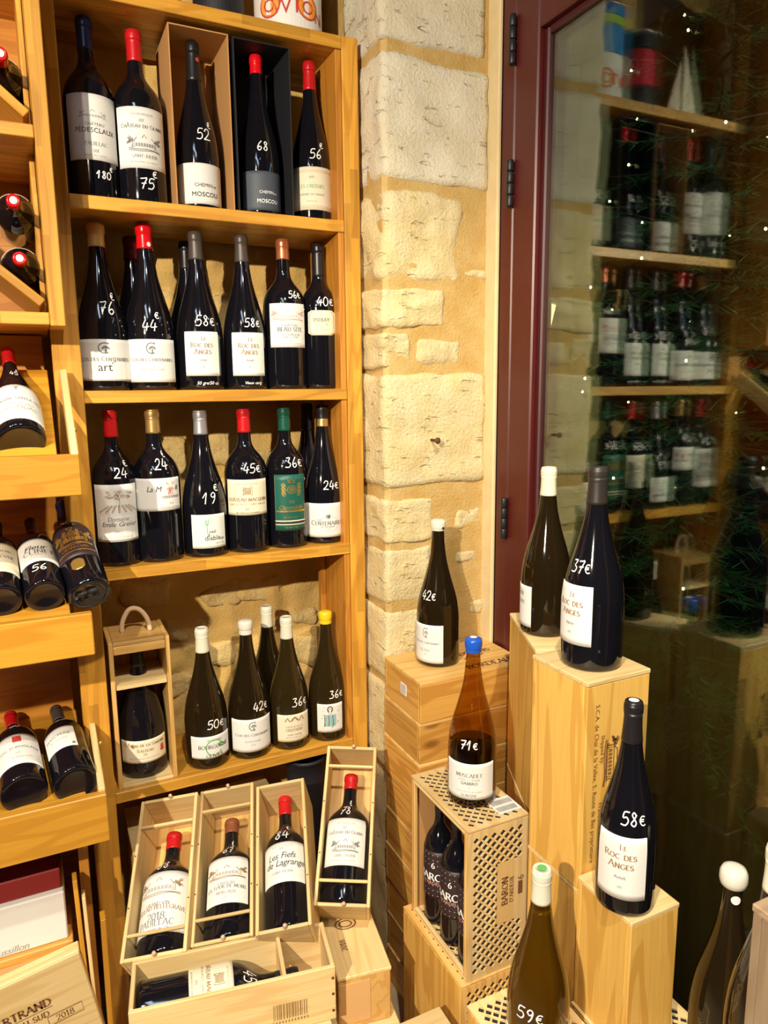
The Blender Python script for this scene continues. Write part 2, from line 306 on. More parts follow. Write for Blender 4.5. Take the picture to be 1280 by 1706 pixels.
def put_text(V, F, s, cx, cy, width, style, mp, bold=1., arch=0, maxh=None):
    it, tw = text2d(s, style)
    if not tw: return
    k = width/tw
    if maxh: k = min(k, maxh)
    tw *= k
    def m2(x, y):
        u = cx-tw/2+x*k; return mp(u, cy-k/2+y*k+arch*(1-((u-cx)/(tw/2+1e-9))**2))
    for e in it:
        if e[0] == 'g':
            b = len(V); V.extend(m2(*p) for p in e[1]); F.extend(tuple(b+i for i in f) for f in e[2])
        elif e[0] == 's': ribbon(V, F, e[1], lambda t: (.06+.09*abs(t.y)*(1.0 if t.x*t.y <= .15 else .5))*bold, m2)
        else: ribbon(V, F, e[1], lambda t: .06*bold, m2)
def hand2d(s):
    x = 0; out = []
    for ch in s:
        if ch == ' ': x += .4; continue
        if ch == '^': continue
        for pl in HAND[ch]: out.append([(x+p[0]+p[1]*.08, p[1]) for p in catmull(pl, 4)])
        x += .72
    return out, x
# drawings in a unit box
def d_chateau(det=1):
    D = [[(0, 0), (1, 0)], [(.12, 0), (.12, .5), (.88, .5), (.88, 0)], [(.1, .5), (.2, .75), (.8, .75), (.9, .5)], [(.42, .75), (.5, 1), (.58, .75)], [(.12, .5), (.06, .5), (.06, 0)], [(.88, .5), (.94, .5), (.94, 0)], [(.03, .5), (.06, .72), (.1, .5)], [(.9, .5), (.94, .72), (.97, .5)], [(0, .08), (.06, .12)]]
    for i in range(7): x = .18+i*.1; D += [[(x, .12), (x, .36), (x+.04, .36), (x+.04, .12)]]
    if det > 1:
        for s in (-1, 1):
            for k in range(7): a = k*.9; x = .5+s*(.55+.05*math.cos(a)); D.append(arc(x, .35+.07*k, .07, .06, a*40, a*40+250, 6))
        D += [catmull([(-.1, .0), (.2, -.1), (.6, -.06), (1.1, -.15)], 4), catmull([(-.1, -.12), (.3, -.22), (.8, -.14), (1.1, -.24)], 4)]
    return D
def d_tree():
    rnd = random.Random(3); D = [catmull([(.5, .3), (.52, .5), (.48, .7)], 3), [(.5, .55), (.36, .72)], [(.5, .6), (.66, .76)]]
    for k in range(26):
        a = rnd.random()*6.28; q = rnd.random()**.5; D.append(arc(.5+.42*q*math.cos(a), .78+.18*q*math.sin(a), .05, .035, rnd.random()*360, rnd.random()*360+240, 5))
    for k in range(7):
        x = k/6; x0 = .5+(x-.5)*1.1
        for j in range(5): D.append(arc(.5+(x0-.5)*(.55+.12*j), .3-.06*j, .03, .035, 20, 300, 5))
    return D
def d_clos(): return [arc(.5, .5, .42, .48, 60, 300, 12), [(.72, .86), (.76, .98)], arc(.56, .5, .2, .16, -30, 210, 8), arc(.56, .42, .26, .12, 10, 170, 8), [(.5, .06), (.55, .2), (.55, .42)], [(.62, .06), (.58, .2), (.57, .42)]]
def d_crest():
    D = [arc(.5, .45, .2, .2, 0, 360, 16), arc(.5, .45, .11, .11, 0, 360, 12), arc(.5, .45, .04, .04, 0, 360, 8), [(.36, .82), (.33, 1), (.43, .9), (.5, 1.02), (.57, .9), (.67, 1), (.64, .82), (.36, .82)]]
    for s in (-1, 1):
        for k in range(6): D.append(arc(.5+s*(.34+.03*(k % 2)), .2+.1*k, .08, .07, 0, 300, 7))
    return D
def d_stamp(): return [[(0, 0), (1, 0), (1, 1), (0, 1), (0, 0)]]+[catmull([(.1+.14*i, .08), (.2+.12*i, .35), (.08+.15*i, .6), (.18+.12*i, .92)], 3) for i in range(6)]
def d_fork(): return [[(.5, 0), (.5, 1)], arc(.5, .9, .3, .3, 180, 360, 8), [(.2, .9), (.24, 1.05)], [(.8, .9), (.76, 1.05)]]

class Surface:
    """collects prints on one surface, one mesh per ink"""
    def __init__(s, mp): s.mp = mp; s.M = {}
    def get(s, ink): return s.M.setdefault(ink, ([], []))
    def text(s, t, cx, cy, w, style='serif', ink='ink_black', bold=1., arch=0, maxh=None): put_text(*s.get(ink), t, cx, cy, w, style, s.mp, bold, arch, maxh)
    def draw(s, D, x0, y0, x1, y1, lw, ink='ink_grey'):
        for pl in D: ribbon(*s.get(ink), [(x0+p[0]*(x1-x0), y0+p[1]*(y1-y0)) for p in pl], lambda t: lw, s.mp)
    def rect(s, x0, y0, x1, y1, ink, n=8):
        V, F = s.get(ink)
        for i in range(n+1):
            x = x0+(x1-x0)*i/n; V += [s.mp(x, y0), s.mp(x, y1)]
            if i: b = len(V)-4; F.append((b, b+2, b+3, b+1))
    def disc(s, cx, cy, r_, ink, n=14):
        V, F = s.get(ink); b = len(V); V += [s.mp(cx+r_*math.cos(6.2832*i/n), cy+r_*math.sin(6.2832*i/n)) for i in range(n)]; F.append(tuple(range(b, b+n)))
    def build(s, parent, name='lettering'):
        for ink, (v, f) in s.M.items():
            if f: link(name, pymesh(name, v, f), ink, parent)
def price(surf, s, cx, cy, h, ink='chalk', lw=.0025):
    """handwritten figures; a trailing ^ puts the euro sign up high"""
    it, tw = hand2d(s.replace('^', '').replace('€', '')); V, F = surf.get(ink)
    x0 = cx-tw*h/2
    for pl in it: ribbon(V, F, [(x0+p[0]*h, cy+p[1]*h) for p in pl], lambda t: lw, surf.mp)
    if '€' in s:
        hi = '^' in s; k = h*(.6 if hi else .72); ex, ey = (x0+tw*h-.15*h, cy+h*1.12) if hi else (x0+tw*h+.08*h, cy+.06*h)
        for pl in HAND['€']: ribbon(V, F, [(ex+p[0]*k, ey+p[1]*k) for p in catmull(pl, 2)], lambda t: lw*.85, surf.mp)

# ------------------------------------------------------------------ bottles
PROF = {
 'burg': [(1, .03), (1, .30), (.985, .36), (.93, .43), (.83, .50), (.69, .57), (.555, .64), (.44, .71), (.36, .78), (.315, .84), (.288, .90), (.280, .945)],
 'bord': [(1, .03), (1, .30), (1, .53), (.985, .575), (.93, .615), (.83, .65), (.68, .682), (.52, .71), (.39, .74), (.322, .775), (.298, .83), (.290, .945)],
 'fat': [(1, .03), (1, .24), (.985, .32), (.93, .40), (.84, .47), (.72, .54), (.58, .61), (.44, .68), (.33, .75), (.28, .82), (.26, .90), (.255, .945)]}
MESHC = {}
def profile(kind, H, r_):
    body = catmull([(a*r_, b*H) for a, b in PROF[kind]], 3); nk = PROF[kind][-1][0]*r_
    return [(.01, .02*H), (.70*r_, .008*H), (.90*r_, 0), (.975*r_, .008*H)] + body + [(nk*1.07, .950*H), (nk*1.08, .985*H), (nk*1.0, H), (nk*.6, H)]
def rad_at(p, z):
    q = p[3:]
    for (r0, z0), (r1, z1) in zip(q, q[1:]):
        if z0 <= z <= z1 and z1 > z0: return r0+(r1-r0)*(z-z0)/(z1-z0)
    return q[0][0] if z < q[0][1] else q[-1][0]
def bottle(name, label, pos, H, r_, kind='burg', glass='glass_black', cap=('cap_black', .17), labels=(), prices=(), mw=None, parts=True, group=None, face=None, seal=None, wine=None, parent_cat='wine bottle', capstyle='foil'):
    if mw is None:
        d = Vector((CAM.x-pos[0], CAM.y-pos[1])) if face is None else Vector(face)
        mw = Matrix.Translation(pos) @ Matrix.Rotation(math.atan2(d.x, -d.y), 4, 'Z')
    root = empty(name, mw=mw); tag(root, label, parent_cat, group)
    p = profile(kind, H, r_); key = (kind, round(H, 4), round(r_, 4), glass)
    if key not in MESHC: v, f = lathe(p, 40); MESHC[key] = pymesh('glass_body', v, f, True)
    link('glass_body', MESHC[key], glass, root)
    if wine:
        zt = wine[1]*H; q = [(a*.93, b+.004) for a, b in p[1:] if b < zt]; q = [(.005, q[0][1])]+q+[(rad_at(p, zt)*.93, zt), (.004, zt)]
        v, f = lathe(q, 32); link('wine', pymesh('wine', v, f, True), wine[0], root)
    cm, cl = cap; z0 = H*(1-cl); n = 10; e = .0009 if capstyle == 'foil' else .0022
    q = [(rad_at(p, z0)+.0001, z0)]+[(rad_at(p, z0+(H*.95-z0)*i/n)+e, z0+(H*.95-z0)*i/n+.0004) for i in range(n+1)]
    nk = PROF[kind][-1][0]*r_
    if capstyle == 'foil': q += [(nk*1.02+e, .9505*H), (nk*1.075+e, .953*H), (nk*1.085+e, .956*H), (nk*1.085+e, .980*H), (nk*1.075+e, .986*H), (nk*1.01+e, .989*H), (nk*1.01+e, .997*H), (nk*.99, H+.001), (nk*.94, H+.0016), (nk*.74, H+.0016), (nk*.72, H+.0008), (.002, H+.0006)]
    elif capstyle == 'ball': q = [(nk*1.03, H*.920), (nk*1.32, H*.930), (nk*1.46, H*.952), (nk*1.42, H*.982), (nk*1.18, H*1.003), (nk*.7, H*1.011), (.002, H*1.013)]
    else: q += [(nk*1.09+e, .955*H), (nk*1.13+e, .970*H), (nk*1.12+e, .992*H), (nk*1.07+e, H+.001), (nk*.95, H+.0035), (nk*.8, H+.0045), (.002, H+.005)]
    v, f = lathe(q, 28); cp = link('capsule', pymesh('capsule', v, f, True), cm, root)
    def sm(off):
        def mp(u, z):
            rr = rad_at(p, z)+off; a = u/r_; return (rr*math.sin(a), -rr*math.cos(a), z)
        return mp
    if seal:
        ink, a0, zf, sz = seal
        if zf >= 1: sf = Surface(lambda x, y: (x, y, H+.0022 if capstyle == 'foil' else H+.0055)); sf.disc(0, 0, sz, ink); sf.build(cp, 'seal')
        else:
            def mp2(u, z):
                rr = rad_at(p, z)+.0034; a = R(a0)+u/rr; return (rr*math.sin(a), -rr*math.cos(a), z)
            sf = Surface(mp2); sf.disc(0, zf*H, sz, ink); sf.build(cp, 'seal')
    for lb in labels:
        z0, z1, ha, rot, paper, fn = lb[:6]; z0 *= H; z1 *= H; W = 2*R(ha)*r_; u0 = R(rot)*r_
        m0, m1 = sm(.0003), sm(.0010); nn = max(6, int(ha/5)); v = []; f = []
        cut = lb[6] if len(lb) > 6 else 0; NR = 10
        for i in range(nn+1):
            t = i/nn; u = u0-W/2+W*t; dz = 0
            if cut: dz = max(0, cut-min(t, 1-t))*(z1-z0)*.9
            za, zb = z0+dz, z1-dz; v += [m0(u, za)]+[m1(u, za+(zb-za)*k/NR) for k in range(NR+1)]+[m0(u, zb)]
        NP = NR+3
        for i in range(nn):
            for k in range(NP-1): f.append((i*NP+k, (i+1)*NP+k, (i+1)*NP+k+1, i*NP+k+1))
        lo = link('label', pymesh('label', v, f, True), paper, root)
        if fn and parts:
            mm = sm(.0015); sf = Surface(lambda x, y, z0=z0, z1=z1, W=W, u0=u0: mm(u0+(x-.5)*W, z0+y*(z1-z0)))
            # text sizes are fractions of the label width: correct the aspect
            asp = W/(z1-z0)
            class A:
                pass
            a = A()
            def T(t, cx, cy, wd, style='serif', ink='ink_black', bold=1., arch=0, maxh=.5, sf=sf, asp=asp):
                V, F = sf.get(ink); mp = lambda x, y: sf.mp(x, cy+(y-cy)*asp); put_text(V, F, t, cx, cy, wd, style, mp, bold, arch, maxh/asp)
            a.t = T
            def D(d, x0, y0, x1, y1, lw=.008, ink='ink_grey', sf=sf, asp=asp):
                V, F = sf.get(ink); mp = lambda x, y: sf.mp(x, y*asp)
                for pl in d: ribbon(V, F, [(x0+p_[0]*(x1-x0), (y0+p_[1]*(y1-y0))/asp) for p_ in pl], lambda t: lw, mp)
            a.d = D; a.rect = sf.rect; a.sf = sf
            fn(a); sf.build(lo)
    if prices:
        sf = Surface(sm(.0013))
        for s, rot, zf, h in prices:
            if s[0] == '~': sf.text(s[1:], R(rot)*r_, zf*H, h, 'script', 'chalk')
            else: price(sf, s, R(rot)*r_, zf*H, h)
        sf.build(root, 'price_marking')
    return root
# label artwork -----------------------------------------------------
def L_ped(a): a.d(d_chateau(), .26, .64, .74, .76); a.t('CHÂTEAU', .52, .545, .34, 'sans', 'ink_grey'); a.t('PÉDESCLAUX', .53, .455, .72, 'sans', 'ink_black'); a.t('PAUILLAC', .53, .25, .4, 'serif', 'ink_grey'); a.t('2014', .53, .14, .13, 'serif', 'ink_grey'); a.t('GRAND CRU CLASSÉ', .5, .07, .4, 'serif', 'ink_faint')
def L_glana(a): a.t('CRU BOURGEOIS', .5, .88, .42, 'serif', 'ink_faint'); a.t('2015', .5, .78, .12, 'serif', 'ink_grey'); a.t('ChÂteau du Glana', .5, .69, .8, 'serif', 'ink_black', .9); a.d(d_chateau(2), .28, .33, .76, .55, .012, 'ink_grey'); a.t('SAINT-JULIEN', .52, .2, .46, 'serif', 'ink_grey'); a.t('MIS EN BOUTEILLE AU CHATEAU', .5, .1, .5, 'serif', 'ink_faint')
def L_mos(ink):
    def f(a): a.t('CHEMIN', .53, .47, .30, 'sans', ink); a.t('DE', .72, .45, .06, 'sans', ink); a.t('MOSCOU', .55, .24, .44, 'sans', ink); a.t('MOSCOU', .552, .246, .44, 'sans', ink)
    return f
def L_creis(a):
    for y in (.90, .08):
        for k in range(18): a.d([arc(0, 0, 1, 1, 0, 330, 6)], .04+k*.053, y-.0, .065+k*.053, y+.028, .006, 'ink_pink')
    a.t('2020', .5, .76, .1, 'serif', 'ink_grey'); a.t('LES CREISSES', .5, .55, .50, 'serif', 'ink_green', 1.1); a.t('VIGNOBLE DES CREISSES', .5, .36, .5, 'serif', 'ink_grey'); a.t('PAYS D OC', .5, .2, .2, 'serif', 'ink_faint')
def L_clos(sub=None):
    def f(a):
        a.d(d_clos(), .41, .66, .61, .92, .016, 'ink_grey'); a.t('Clos des Centenaires', .5, .53, .8, 'serif', 'ink_grey', 1.1)
        if sub == 'art': a.rect(.26, .04, .98, .47, 'paper_white'); a.t('art', .5, .34, .2, 'sans', 'ink_black'); a.d([[(0, 0), (1, 1)]], .60, .42, .64, .47, .014, 'ink_black'); a.t('COSTIERES', .13, .37, .1, 'serif', 'ink_faint')
        elif sub: a.t(sub, .5, .33, .34, 'serif', 'ink_faint'); a.t('2021', .5, .22, .1, 'serif', 'ink_faint')
        else: a.t('Grande Vieilles Vignes', .5, .3, .45, 'serif', 'ink_faint')
    return f
def L_roc(kind):
    def f(a): a.t('Le', .55, .84, .13, 'serif', 'ink_brown', 1.2); a.t('Roc des', .5, .70, .62, 'serif', 'ink_brown', 1.2); a.t('Anges', .52, .55, .48, 'serif', 'ink_brown', 1.2); a.t(kind, .5, .36, .22, 'script', 'ink_grey'); a.t('2019', .52, .2, .12, 'serif', 'ink_grey'); a.t('ROUSSILLON', .82, .04, .2, 'serif', 'ink_faint')
    return f
def L_beau(a): a.d(d_chateau(2), .16, .66, .84, .86, .012, 'ink_pink'); a.t('CHÂTEAU', .55, .50, .4, 'serif', 'ink_grey'); a.t('BEAU-SITE', .55, .41, .66, 'serif', 'ink_black', 1.1); a.t('CRU BOURGEOIS', .55, .29, .5, 'serif', 'ink_grey'); a.t('SAINT-ESTEPHE', .55, .23, .4, 'serif', 'ink_grey'); a.t('2015', .55, .16, .1, 'serif', 'ink_faint'); a.t('MIS EN BOUTEILLE AU CHATEAU', .55, .09, .56, 'serif', 'ink_faint')
def L_pitray(a): a.d([[(.1, 0), (.9, 0), (1, .1), (1, .9), (.9, 1), (.1, 1), (0, .9), (0, .1), (.1, 0)]], .06, .06, .94, .94*1.0, .02, 'ink_brown'); a.t('PITRAY', .5, .62, .56, 'serif', 'ink_black', 1.1); a.t('CASTILLON', .5, .44, .42, 'serif', 'ink_faint'); a.t('2016', .5, .34, .16, 'serif', 'ink_faint'); a.t('COTES DE BORDEAUX', .5, .23, .5, 'serif', 'ink_faint')
def L_emile(a): a.rect(.14, .04, .99, .46, 'paper_white'); a.d(d_tree(), .2, .5, .92, .92, .010, 'ink_brown'); a.t('Domaine', .52, .40, .46, 'script', 'ink_grey'); a.t('Emile Grelier', .54, .31, .76, 'script', 'ink_black'); a.t('MERLOT', .52, .18, .16, 'serif', 'ink_black'); a.t('APPELLATION BORDEAUX', .55, .08, .55, 'serif', 'ink_faint')
def L_lam(a): a.t('La M', .4, .68, .28, 'script', 'ink_black'); a.t('R', .88, .68, .08, 'script', 'ink_black'); a.d([[(.2, 0), (.35, .6), (.65, .6), (.8, 0), (.2, 0)], [(.0, 1), (1, .4)], [(0, .4), (1, 1)], [(.4, .1), (.4, .5)], [(.5, .1), (.55, .5)]], .66, .5, .82, .85, .012, 'ink_red'); a.d([arc(.1+.12*i, .4, .08, .3, 0, 300, 5) for i in range(8)], .55, .38, .95, .48, .01, 'ink_grey'); a.t('2018', .75, .22, .1, 'serif', 'ink_faint'); a.t('BORDEAUX SUPERIEUR', .72, .1, .45, 'serif', 'ink_faint')
def L_oeil(a): a.d(d_fork(), .36, .45, .50, .84, .016, 'ink_green'); a.t('oeil', .57, .50, .2, 'sans', 'ink_black'); a.t('a', .47, .42, .07, 'sans', 'ink_black'); a.t('diable', .58, .31, .46, 'sans', 'ink_black'); a.t('rge', .86, .28, .12, 'script', 'ink_black'); a.t('VIN DE FRANCE', .8, .14, .3, 'serif', 'ink_grey')
def L_macq(a): a.t('SAINT-EMILION GRAND CRU', .5, .88, .48, 'serif', 'ink_faint'); a.d(d_stamp(), .41, .57, .6, .79, .014, 'ink_brown'); a.t('CHÂTEAU MACQUIN', .5, .44, .92, 'serif', 'ink_brown', 1.5); a.t('SAINT-GEORGES - SAINT-EMILION', .5, .31, .86, 'serif', 'ink_brown', .8); a.t('2016', .5, .17, .12, 'serif', 'ink_grey'); a.t('MIS EN BOUTEILLE AU CHATEAU', .5, .07, .52, 'serif', 'ink_black')
def L_clar(a):
    a.d(d_crest(), .2, .58, .86, .92, .026, 'gold'); a.t('2017', .55, .52, .24, 'serif', 'gold'); a.t('Clarendelle', .5, .42, .76, 'script', 'gold'); a.rect(.04, .335, .97, .365, 'gold'); a.t('BORDEAUX', .5, .24, .45, 'serif', 'gold')
    a.d([[(0, 0), (1, 0), (1, 1), (0, 1), (0, 0)]], .02, .02, .98, .98, .014, 'gold'); a.rect(.0, .165, 1, .185, 'paper_cream'); a.rect(0, .12, 1, .165, 'ink_black'); a.rect(0, .105, 1, .12, 'paper_cream'); a.t('GRAND VIN', .5, .06, .4, 'serif', 'gold')
def L_cent(a): a.d([arc(.5, .5, .5, .5, 200, 520, 20)], .34, .16, .78, .62, .006, 'ink_faint'); a.d(d_clos(), .5, .56, .62, .66, .014, 'ink_black'); a.t('Les', .36, .52, .08, 'serif', 'ink_grey'); a.t('Centenaires', .54, .43, .74, 'serif', 'ink_grey', 1.2); a.t('La Sergone', .54, .32, .3, 'sans', 'ink_grey'); a.t('2021', .55, .23, .1, 'serif', 'ink_faint')
def L_gard(a): a.t('ChÂteau de la Gardine', .5, .80, .86, 'serif', 'ink_brown', 1.3); a.t('Rasteau', .52, .56, .32, 'serif', 'ink_brown', 1.1); a.t('2019', .52, .38, .1, 'serif', 'ink_grey'); a.t('APPELLATION RASTEAU CONTROLEE', .5, .2, .6, 'serif', 'ink_faint'); a.sf.disc(.87, .38, .055, 'ink_red'); a.sf.rect(.83, .36, .91, .56, 'ink_red'); a.sf.rect(.83, .58, .91, .64, 'gold')
def L_bourg(a): a.d([arc(.5, .5, .5, .5, 30, 330, 14)], .36, .12, .74, .92*.9, .02, 'ink_green'); a.t('Fut de chene', .56, .82, .34, 'script', 'ink_green'); a.t('BOURGOGNE', .55, .52, .72, 'serif', 'ink_black', 1.1); a.d([arc(.5, .5, .4, .4, 0, 300, 8), arc(.5, .5, .2, .2, 0, 300, 8)], .62, .45, .78, .65, .02, 'ink_green'); a.t('OLIVIER', .56, .12, .4, 'serif', 'ink_black')
def L_gref(a): a.d([[(0, 0), (.12, .7), (.24, 0)], [(.3, 0), (.42, .6), (.58, .6), (.7, 0)], [(.76, 0), (.88, .9), (1, 0)], [(.38, .2), (.5, .9), (.62, .2)]], .24, .76, .78, .94, .03, 'ink_brown'); a.t('CHATEAU DE LA', .5, .56, .5, 'serif', 'ink_brown'); a.t('GREFFIERE', .5, .44, .5, 'serif', 'ink_brown', 1.2); a.t('SAINT-VERAN', .5, .26, .4, 'serif', 'ink_grey'); a.t('MIS EN BOUTEILLE', .5, .16, .5, 'serif', 'ink_faint')
def L_yel(a):
    rnd = random.Random(5)
    a.d([arc(.5, .5, .5, .5, -60, 240, 12)], .40, .72, .58, .92, .035, 'ink_black'); a.d([arc(.5, .5, .4, .5, 0, 360, 12)], .42, .66, .56, .86, .012, 'ink_grey')
    for k in range(9): a.d([catmull([(0, .0), (.3, .5), (.1, 1)], 3)], .28+.05*k, .2+.03*rnd.random(), .34+.05*k, .62, .03, 'ink_teal' if k % 3 else 'ink_black')
    for k in range(14): a.d([arc(0, 0, 1, 1, 0, 200, 4)], (x := .12+.76*rnd.random()), (y := .15+.75*rnd.random()), x+.02, y+.02, .018, 'ink_green' if k % 2 else 'cap_yellow')
def L_musc(a): a.t('MUSCADET', .5, .68, .5, 'serif', 'ink_black', 1.0); a.t('SEVRE ET MAINE', .5, .56, .42, 'serif', 'ink_faint'); a.t('GABBRO', .5, .46, .32, 'sans', 'ink_black'); a.sf.disc(.5, .33, .009, 'ink_black'); a.t('SOLS DE ROCHES PROFONDES', .5, .22, .5, 'serif', 'ink_faint'); a.t('DOMAINE', .5, .12, .3, 'serif', 'ink_grey')
def L_text(*rows):
    def f(a):
        for t, cy, wd, st, ink in rows: a.t(t, .5, cy, wd, st, ink)
    return f
def L_belle(a): a.d(d_chateau(2), .2, .66, .8, .90, .010, 'ink_brown'); a.t('GRAND VIN', .5, .46, .4, 'serif', 'ink_grey'); a.t('CHÂTEAU-BELLEGRAVE', .5, .355, .97, 'serif', 'ink_brown', 1.2, .05); a.t('2018', .5, .26, .3, 'serif', 'ink_grey'); a.t('PAUILLAC', .5, .16, .6, 'serif', 'ink_grey'); a.t('Grand vin de Chateau', .55, .06, .6, 'script', 'ink_grey')
def L_mons(a): a.d(d_chateau(2), .15, .58, .85, .80, .014, 'ink_brown'); a.t('CHATEAU', .5, .42, .36, 'serif', 'ink_grey'); a.t('LA TOUR DE MONS', .5, .33, .88, 'serif', 'ink_black', 1, .02); a.t('MARGAUX', .5, .23, .42, 'serif', 'ink_brown'); a.t('2016', .5, .13, .12, 'serif', 'ink_faint')
def L_fiefs(a): a.t('GRAND VIN DE BORDEAUX', .5, .90, .45, 'serif', 'ink_faint'); a.t('2016', .5, .83, .1, 'serif', 'ink_grey'); a.t('Les Fiefs', .48, .66, .58, 'script', 'ink_black'); a.t('de Lagrange', .55, .48, .84, 'script', 'ink_black'); a.t('SAINT-JULIEN', .5, .25, .42, 'serif', 'ink_grey')
def L_angl(a): a.sf.rect(.42, .72, .58, .92, 'ink_red'); a.d([[(.1, 0), (.3, .8), (.6, .3), (.9, 1)]], .44, .75, .56, .90, .03, 'paper_white'); a.t("ROC D'ANGLADE", .5, .52, .84, 'sans', 'ink_grey', arch=.03); a.t('2019', .5, .36, .12, 'serif', 'ink_faint'); a.t('Vin de pays du Gard', .55, .22, .4, 'script', 'ink_faint')
def L_hasp(a): a.t('HASCPERIE', .5, .62, .8, 'serif', 'ink_grey', 1.1, .03); a.t('PIC ST LOUP', .5, .44, .55, 'serif', 'ink_faint'); a.d(d_stamp(), .86, .08, .94, .17, .01, 'ink_grey')
def L_santa(a): a.d(d_fork(), .46, .80, .54, .92, .012, 'ink_grey'); a.t('DOMAINE SANTA DUC', .5, .52, .88, 'serif', 'ink_grey', 1, .04); a.t('AUX LIEUX-DITS', .5, .38, .5, 'serif', 'ink_faint', 1, .03); a.t('GIGONDAS', .5, .28, .6, 'serif', 'ink_faint', 1, .03)
def L_clinet(a): a.t('Fleur', .44, .62, .5, 'script', 'ink_black'); a.t('CLINET', .52, .42, .7, 'serif', 'ink_grey', 1.1); a.t('POMEROL', .52, .28, .34, 'serif', 'ink_faint')
def L_golden(a): a.d(d_chateau(2), .18, .45, .85, .86, .03, 'gold'); a.d(d_crest(), .3, .5, .7, .95, .02, 'gold'); a.t('GRAND VIN', .5, .28, .6, 'serif', 'gold', 1.2); a.rect(.04, .16, .96, .19, 'gold')
def L_baron(a):
    for i in range(9):
        for j in range(9):
            if 2 < j < 6: continue
            a.sf.disc(.1+i*.1, .06+j*.11, .012, 'ink_faint', 6)
    a.t('6', .5, .72, .1, 'sans', 'chalk'); a.t('BARON', .5, .46, .72, 'serif', 'chalk', 1.5); a.t("D'ARDEUIL", .5, .33, .5, 'sans', 'ink_pink')

# ================================================================== STRUCTURE
ZF, ZC = -.325, 3.0
def grid_wall(name, x0, x1, z0, z1, nx, nz, y, amp, mat, seed, facing=-1):
    v = []; f = []
    for j in range(nz+1):
        for i in range(nx+1):
            x = x0+(x1-x0)*i/nx; z = z0+(z1-z0)*j/nz
            q = Vector((x*9+seed, z*9, seed)); d = noise.fractal(q, 1.0, 2.0, 5)*amp
            v.append((x, y-abs(d), z))
    for j in range(nz):
        for i in range(nx): a = j*(nx+1)+i; f.append((a, a+1, a+nx+2, a+nx+1))
    return struct(link(name, pymesh(name, v, f, True), mat))
struct(panel('floor', (-2.8, -3.8, ZF-.1), (1.24, .5, ZF), 'floor_stone', bev=0))
struct(panel('ceiling', (-2.8, -3.8, ZC), (1.24, .5, ZC+.1), 'ceiling_paint', bev=0))
struct(panel('wall_left', (-2.9, -3.8, ZF), (-2.8, .5, ZC), 'room_paint', bev=0))
struct(panel('wall_front', (-2.9, -3.9, ZF), (1.24, -3.8, ZC), 'room_paint', bev=0))
struct(panel('wall_right', (1.05, -3.8, ZF), (1.24, -1.46, ZC), 'room_paint', bev=0))
struct(panel('wall_above_door', (1.05, -1.46, 2.46), (1.24, -.14, ZC), 'plaster', bev=0))
wb = grid_wall('wall_back', -2.8, .80, ZF, ZC, 210, 190, .30, .03, 'rubble_mortar', 3)
struct(panel('wall_back_core', (-2.8, .302, ZF), (1.24, .5, ZC), 'rubble_mortar', bev=0))
def rough_block(name, lo, hi, mat, parent, amp=.006, rnd=.012, seed=0, n=16, outline=.25):
    """a hewn stone: rounded, uneven block"""
    bm = bmesh.new(); bmesh.ops.create_cube(bm, size=2); sz = [(b-a)/2 for a, b in zip(lo, hi)]; c = Vector([(a+b)/2 for a, b in zip(lo, hi)])
    bmesh.ops.subdivide_edges(bm, edges=bm.edges[:], cuts=n, use_grid_fill=True)
    for v in bm.verts:
        p = v.co.copy(); q = Vector((p.x*sz[0], p.y*sz[1], p.z*sz[2]))
        # pull corners in to a rounded outline
        e = [max(0, abs(q[i])-(sz[i]-rnd)) for i in range(3)]; l = math.sqrt(sum(t*t for t in e))
        if l > rnd:
            for i in range(3):
                if e[i] > 0: q[i] = math.copysign(sz[i]-rnd+e[i]*rnd/l, q[i])
        s = Vector((q.x*13+seed*7, q.y*13, q.z*13+seed*3))
        d = noise.fractal(s, .9, 2.1, 5); d2 = noise.fractal(s*.35+Vector((5, 9, 1)), 1, 2, 2)
        nrm = Vector([p[i] if abs(p[i]) > .999 else 0 for i in range(3)])
        if nrm.length: nrm.normalize()
        q += nrm*(d*amp)+Vector((d2*outline*.02*(1 if abs(p.x) > .9 else .2), 0, d2*outline*.03*abs(p.z)))
        v.co = q
    me = bpy.data.meshes.new(name); bm.to_mesh(me); bm.free(); me.polygons.foreach_set('use_smooth', [True]*len(me.polygons))
    o = link(name, me, mat, parent); o.location = c; return o
# pillar of dressed stone between shelves and door
PX0, PX1, PY = .727, 1.046, -.098
pil = struct(panel('wall_pillar', (PX0, PY, ZF), (PX1, .30, ZC), 'mortar', bev=.012)); pc = Vector(((PX0+PX1)/2, (PY+.30)/2, (ZF+ZC)/2))
pilh = pil
def pst(x0, x1, z0, z1, mat, seed, left=None, proud=.010, amp=.006, rnd=.012):
    proud *= .55; rnd = min(rnd, .03)*.8; amp *= 1.1
    lx = PX0-.007 if x0 < .745 else x0
    yb_ = .12 if x0 < .745 else -.03
    o = rough_block('stone', (lx, PY-proud, z0), (x1, yb_, z1), mat, None, amp, rnd, seed); o.parent = pilh; o.location = o.location-pc; return o
pst(.72, 1.020, 2.245, 2.52, 'stone_white', 1, proud=.014); pst(.72, 1.02, 2.54, 2.8, 'stone_white', 22)
pst(.72, 1.036, 1.925, 2.222, 'stone_white', 2, proud=.013, amp=.007); pst(.72, .955, 1.683, 1.905, 'stone_cream', 3, amp=.012, rnd=.03); pst(.72, .905, 1.567, 1.668, 'stone_cream', 4, amp=.009)
pst(.81, .965, 1.468, 1.548, 'stone_rough', 5, rnd=.035, proud=.007); pst(.72, .80, 1.46, 1.552, 'stone_cream', 15, proud=.003); pst(.72, 1.04, 1.145, 1.447, 'stone_cream', 6, amp=.007, proud=.012)
